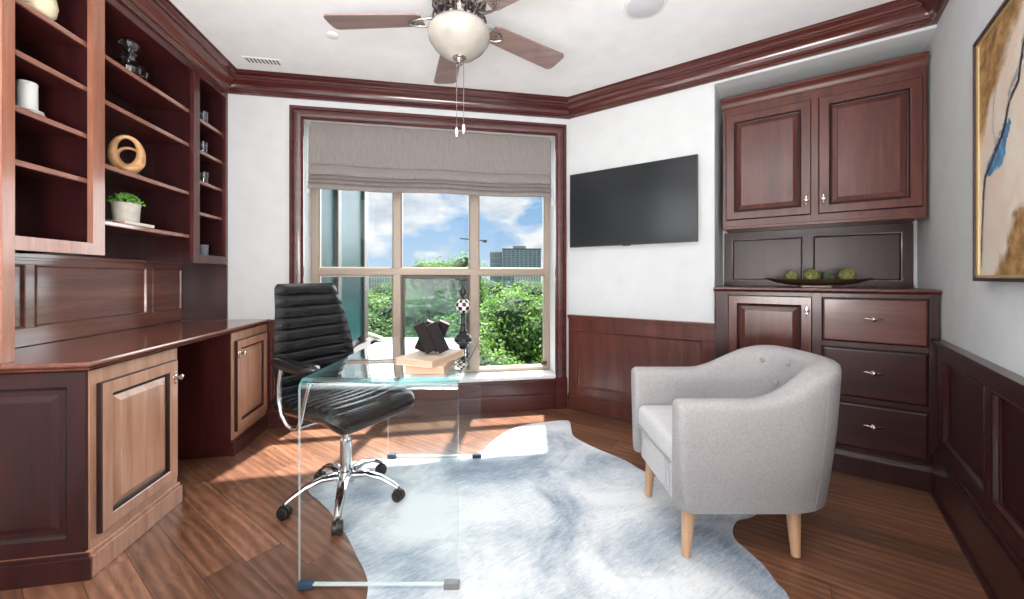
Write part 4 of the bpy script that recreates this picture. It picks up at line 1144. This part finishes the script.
# upright slate book in the left bottom bay
for k in range(2):
    t0 = 1.4435 - .003 - .026 * (k + 1)
    tt = thing('book', ('slate grey upright book nearest the post' if k == 0 else 'second upright slate book from the post') + ' in the bottom left bay', 'book', LF.p(t0 + .0125, -.12, 1.2505), 'upright books in the bottom left bay')
    mb = MB(LF); mb.box(t0, t0 + .0035, -.19, -.045, 1.2505, 1.46 - k * .02); mb.box(t0 + .0215, t0 + .025, -.19, -.045, 1.2505, 1.46 - k * .02); mb.box(t0 + .0035, t0 + .0215, -.0485, -.045, 1.2505, 1.46 - k * .02)
    mb.build('cover', m_greyb, tt)
    MB(LF).box(t0 + .0036, t0 + .0214, -.185, -.049, 1.2535, 1.457 - k * .02).build('pages', m_page, tt)
# small glasses in the narrow unit
for (px, z, lb) in ((203.5, 2.1475, 'small clear glass on the top shelf of the narrow right bay'), (204, 1.7385, 'small clear glass on the middle shelf of the narrow right bay'), (203, 1.9395, 'small clear glass on the second shelf of the narrow right bay')):
    t_ = on_left(px, -.06); c = LF.p(t_, -.06, z)
    o = MB().lathe([(0, 0), (.022, 0), (.024, .004), (.027, .075), (.025, .075), (.021, .010), (0, .009)], c, seg=20).build('tumbler', g_small, None, smooth=40); tag(o, lb, 'glass', 'clear glasses in the narrow bay')
t_ = on_left(203, -.06); c = LF.p(t_, -.06, 1.2435)
o = MB().lathe([(0, 0), (.028, 0), (.030, .004), (.030, .075), (.027, .075), (.026, .008), (0, .008)], c, seg=20).build('candle_jar', m_greyb, None, smooth=40)
tag(o, 'slate blue candle jar on the floor of the narrow right bay', 'candle')

# ------------------------------------------------------------------ outside: neighbouring glazed wing and ledge
OW = Fr(WF.o[:2], WF.a[:2], -WF.n[:2] if False else (-WF.n.x, -WF.n.y))     # y = outwards
wg = thing('glazed_bay', 'teal glazed bay of the same building projecting outside the left window pane', 'building', OW.p(2.2, 1.4, -.2))
MB(OW).box(2.12, 2.16, .33, 2.50, .32, 3.2).build('glazing', m_teal, wg)
for d0, d1 in ((.27, .34), (.98, 1.12), (2.30, 2.56)):
    MB(OW).box(2.085, 2.17, d0, d1, .25, 3.2).build('mullion', m_bronzeD, wg, bevel=.01)
MB(OW).box(2.09, 2.17, .30, 2.5, 1.10, 1.15).build('transom', m_bronzeD, wg)
mb = MB(OW); mb.box(2.17, 3.6, .27, 2.56, -9, 3.2); mb.build('bay_body', m_concrete, wg)
led = [(2.6, .27), (1.0, .27), (1.05, .6), (1.2, 1.1), (1.45, 1.65), (1.75, 2.2), (2.0, 2.75), (2.2, 3.1), (2.6, 3.1)]
mb = MB(OW); mb.prism([(x, y) for x, y in led], -.2, .22); lg_ = mb.build('roof_ledge', m_asphalt, None)
tag(lg_, 'dark flat roof ledge with curved edge outside below the left window pane', 'ledge')
mb = MB(OW); mb.sweep([(x, y) for x, y in led[1:8]], [(0, .221), (0, .262), (-.06, .262), (-.06, .221)], lambda u, v, h: (u, v, h), side=1); co_ = mb.build('ledge_coping', m_concrete, lg_)

# ground far below
struct(MB().box(-160, 160, 6, 400, -9.2, -9), 'ground', m_ground)

# trees
def crown_mesh(seed, rad, mat):
    rnd = random.Random(seed)
    blobs = []
    for k in range(16):
        th_ = rnd.uniform(0, 2 * math.pi); ph = rnd.uniform(.1, 1.9); r = rad * rnd.uniform(.35, .72)
        blobs.append((Vector((math.cos(th_) * math.sin(ph) * r, math.sin(th_) * math.sin(ph) * r, math.cos(ph) * r * .85)), rad * rnd.uniform(.30, .45)))
    mb = MB(); mc = MB()
    for c_, r in blobs:
        bm = bmesh.new(); bmesh.ops.create_icosphere(bm, subdivisions=2, radius=r * .80)
        idx = {v: i for i, v in enumerate(bm.verts)}
        mc.add([tuple(v.co * (1 + .25 * noise.noise(v.co * 2 + c_)) + c_) for v in bm.verts], [tuple(idx[v] for v in f.verts) for f in bm.faces]); bm.free()
    NL = 15000
    for k in range(NL):
        c_, r = rnd.choice(blobs)
        d = Vector((rnd.gauss(0, 1), rnd.gauss(0, 1), rnd.gauss(.25, 1))).normalized()
        lump = 1 + .3 * noise.noise(d * 3.5 + c_)
        p = c_ + d * r * lump * rnd.uniform(.82, 1.12)
        a = (d.cross(Vector((rnd.gauss(0, 1), rnd.gauss(0, 1), rnd.gauss(0, 1))))).normalized(); nn = (d * .7 + Vector((rnd.gauss(0, .6), rnd.gauss(0, .6), rnd.gauss(.5, .6)))).normalized()
        b = nn.cross(a).normalized(); s_ = rnd.uniform(.032, .070) * rad / 2.6
        mb.add([p - a * s_ * 1.2, p + b * s_ * .7, p + a * s_ * 1.2, p - b * s_ * .7], [(0, 1, 2, 3)])
    return mb, mc
protos = []
for i in range(3):
    root = thing('leafy_tree', 'leafy green tree', 'tree'); mb, mc = crown_mesh(11 + i, 2.6, m_fol[i])
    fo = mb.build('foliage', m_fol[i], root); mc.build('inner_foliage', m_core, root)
    m3 = MB(); m3.tube([(0, 0, -8.2), (.05, 0, -4), (0, .1, 0)], [.30, .22, .10], 10); m3.tube([(.03, 0, -3.2), (.9, .3, -1)], [.14, .06], 8); m3.tube([(.03, 0, -2.8), (-.9, -.2, -.8)], [.13, .06], 8)
    m3.build('trunk', m_bark, root, smooth=50)
    protos.append(root)
used = [False] * 3
def tree(px, toppy, Y, s, kind, label, rot):
    # crown top at the given height at distance Y
    X = (px - CX) / F * Y; ztop = H + (HY - toppy) / F * Y
    if not used[kind]: t = protos[kind]; used[kind] = True
    else: t = copy_tree(protos[kind])
    t.location = (X, Y, ztop - 2.5 * s); t.scale = (s, s, s); t.rotation_euler = (0, 0, rot); t['label'] = label; t['group'] = 'trees beyond the window'
    return t
rt = random.Random(4)
tree(508, 280, 13.5, 1.15, 0, 'big sunlit tree filling the lower right window pane', 1.0)
tree(553, 284, 12.5, 1.0, 0, 'sunlit tree cut off by the right edge of the window', 2.2)
tree(470, 312, 12.5, 1.0, 0, 'near tree low behind the checkered finial', 4.0)
tree(440, 290, 16, 1.25, 1, 'dark leafed tree behind the middle window pane', .4)
tree(395, 296, 15, 1.15, 1, 'dark leafed tree behind the first window mullion', 2.4)
tree(376, 283, 17, 1.1, 0, 'sunlit tree beside the glazed bay outside', 3.1)
tree(450, 250, 22, 1.1, 0, 'tall tree whose crown rises above the middle of the window', 5.0)
tree(415, 330, 11.5, .9, 1, 'low tree nearest the roof ledge outside', 1.7)
tree(350, 300, 13, 1.0, 1, 'tree hidden partly by the glazed bay', .9)
tree(500, 335, 10.5, .85, 0, 'lowest tree just beyond the window sill at right', 3.6)
for r_, (Y, n_t, off) in enumerate(((27, 3, 0), (34, 3, .5), (41, 4, 0), (49, 4, .5), (58, 5, 0))):
    for k in range(n_t):
        px = 440 + (k + off - (n_t - 1) / 2) * 6.4 / Y * F
        tree(px, 279 + rt.uniform(-2.5, 3), Y + rt.uniform(-.4, .4), rt.uniform(1.1, 1.25), 2 if Y > 38 else 1, 'one of the distant trees forming the green canopy line below the skyline', rt.uniform(0, 6))

# distant buildings
def bld(px0, px1, topy, Y, mat, label, depth=14, extras=()):
    x0 = (px0 - CX) / F * Y; x1 = (px1 - CX) / F * Y; zt_ = H + (HY - topy) / F * Y
    b = thing('office_building', label, 'building', ((x0 + x1) / 2, Y, -9))
    def uv(p): return ((p.x - x0) / (x1 - x0), (p.z + 9) / (zt_ + 9) * 1.6)
    MB().box(x0, x1, Y, Y + depth, -9, zt_).build('facade', mat, b, uvf=uv)
    for (a0, a1, ty) in extras:
        xa, xb = (a0 - CX) / F * Y, (a1 - CX) / F * Y; MB().box(xa, xb, Y + 2, Y + depth - 2, zt_, H + (HY - ty) / F * Y).build('roof_block', mat, b)
    MB().box(x0 - .2, x1 + .2, Y - .2, Y + depth + .2, zt_, zt_ + .5).build('roof_edge', m_asphalt if mat is m_fac1 else m_fac3, b)
    return b
bld(502.5, 541, 249.5, 190, m_fac1, 'dark high-rise tower block on the skyline in the right window pane', 20, ((513, 526, 245.5),))
bld(490, 502, 252.5, 200, m_fac2, 'lower grey tower adjoining the dark high-rise on the skyline', 18)
bld(403, 421, 268, 150, m_fac2, 'low grey building on the skyline left of the middle mullion', 12, ((410, 417, 265),))
bld(428, 439, 264, 160, m_fac1, 'small dark building on the skyline beside the tall tree', 12, ((433, 438, 261),))
bld(366, 393, 268.5, 120, m_fac3, 'white flat-roofed building on the skyline in the left window pane', 12)
bld(515, 541, 272, 95, m_fac3, 'pale low building among the trees below the high-rise', 10)
# crane
Yc = 170
cr = thing('tower_crane', 'thin tower crane on the skyline above the middle of the window', 'crane', ((478 - CX) / F * Yc, Yc, -9))
mb = MB(); xx = lambda p: (p - CX) / F * Yc; zzf = lambda p: H + (HY - p) / F * Yc
mb.tube([(xx(478), Yc, -9), (xx(478), Yc, zzf(237))], .35, 6); mb.build('mast', m_bronzeD, cr)
mb = MB(); mb.tube([(xx(460), Yc, zzf(238.5)), (xx(487), Yc, zzf(241))], .28, 6); mb.box(xx(483), xx(487), Yc - .5, Yc + .5, zzf(242.5), zzf(240)); mb.build('jib', m_bronzeD, cr)

# ------------------------------------------------------------------ world sky
w = bpy.data.worlds.new('World'); SC.world = w; w.use_nodes = True; nt = w.node_tree; nt.nodes.clear()
out = N(nt, 'ShaderNodeOutputWorld'); bg = N(nt, 'ShaderNodeBackground'); bg.inputs['Strength'].default_value = 1.0
tc = N(nt, 'ShaderNodeTexCoord'); sx = N(nt, 'ShaderNodeSeparateXYZ'); L(nt, tc.outputs['Generated'], sx.inputs[0])
sky = ramp(nt, [(0.0, (.50, .66, .82)), (.12, (.33, .54, .80)), (.35, (.14, .34, .66)), (1, (.04, .15, .42))], sx.outputs[2])
mp = N(nt, 'ShaderNodeMapping'); mp.inputs['Scale'].default_value = (3.2, 3.2, 7.5); mp.inputs['Location'].default_value = (.35, 1.2, .25); L(nt, tc.outputs['Generated'], mp.inputs[0])
nz = N(nt, 'ShaderNodeTexNoise', Scale=1.25, Detail=9.0, Roughness=.52, Distortion=.15); L(nt, mp.outputs[0], nz.inputs['Vector'])
cl = ramp(nt, [(.41, (0, 0, 0)), (.50, (1, 1, 1))], nz.outputs[0])
nz2 = N(nt, 'ShaderNodeTexNoise', Scale=3.5, Detail=5.0); L(nt, mp.outputs[0], nz2.inputs['Vector'])
cc = ramp(nt, [(.3, (.52, .60, .70)), (.6, (.90, .92, .95))], nz2.outputs[0])
mx = N(nt, 'ShaderNodeMix', data_type='RGBA'); L(nt, cl.outputs[0], mx.inputs[0]); L(nt, sky.outputs[0], mx.inputs[6]); L(nt, cc.outputs[0], mx.inputs[7])
L(nt, mx.outputs[2], bg.inputs[0]); L(nt, bg.outputs[0], out.inputs[0])

# ------------------------------------------------------------------ lights
def light(name, typ, loc, rot, energy, color=(1, 1, 1), **k):
    l = bpy.data.lights.new(name, typ); l.energy = energy; l.color = color
    for a, v in k.items(): setattr(l, a, v)
    o = bpy.data.objects.new(name, l); COL.objects.link(o); o.location = loc; o.rotation_euler = rot; return o
def aim(d): return Vector(d).to_track_quat('-Z', 'Y').to_euler()
inw = Vector((WF.n.x, WF.n.y, 0))
light('sun_light', 'SUN', (0, 8, 10), aim((inw.x * .42 - .10, inw.y * .42, -.86)), 17.0, (1, .96, .90), angle=R(1.5))
light('sky_light', 'SUN', (0, 8, 8), aim((inw.x, inw.y, -.24)), 10.5, (.93, .97, 1.0), angle=R(95))
light('room_bounce_fill', 'AREA', (-.15, -.6, .9), aim((0, .30, 1)), 140, (1, .97, .95), shape='RECTANGLE', size=1.2, size_y=1.2)  # added fill aimed up at the ceiling, no lamp stands here
light('rear_fill', 'AREA', (-.2, -2.3, 1.6), aim((0, 1, -.12)), 26, (1, .97, .95), shape='RECTANGLE', size=2.2, size_y=1.6)  # added fill behind the camera, imitates light from an adjoining room
light('left_fill', 'AREA', (-1.2, .30, 2.0), aim((1, .22, -.05)), 9, (.97, .98, 1), shape='RECTANGLE', size=.9, size_y=.7)  # added unseen fill that brightens the right wall

# ------------------------------------------------------------------ camera and view
cam = bpy.data.cameras.new('camera'); co = bpy.data.objects.new('camera', cam); COL.objects.link(co); SC.camera = co
cam.sensor_width = 36; cam.sensor_fit = 'HORIZONTAL'; cam.lens = F / 1024 * 36; cam.shift_y = -(299.5 - HY) / 1024
co.location = (0, 0, H); co.rotation_euler = (math.pi / 2, 0, 0); cam.clip_start = .05; cam.clip_end = 2000
SC.view_settings.view_transform = 'Standard'; SC.view_settings.look = 'None'; SC.view_settings.exposure = 0.10
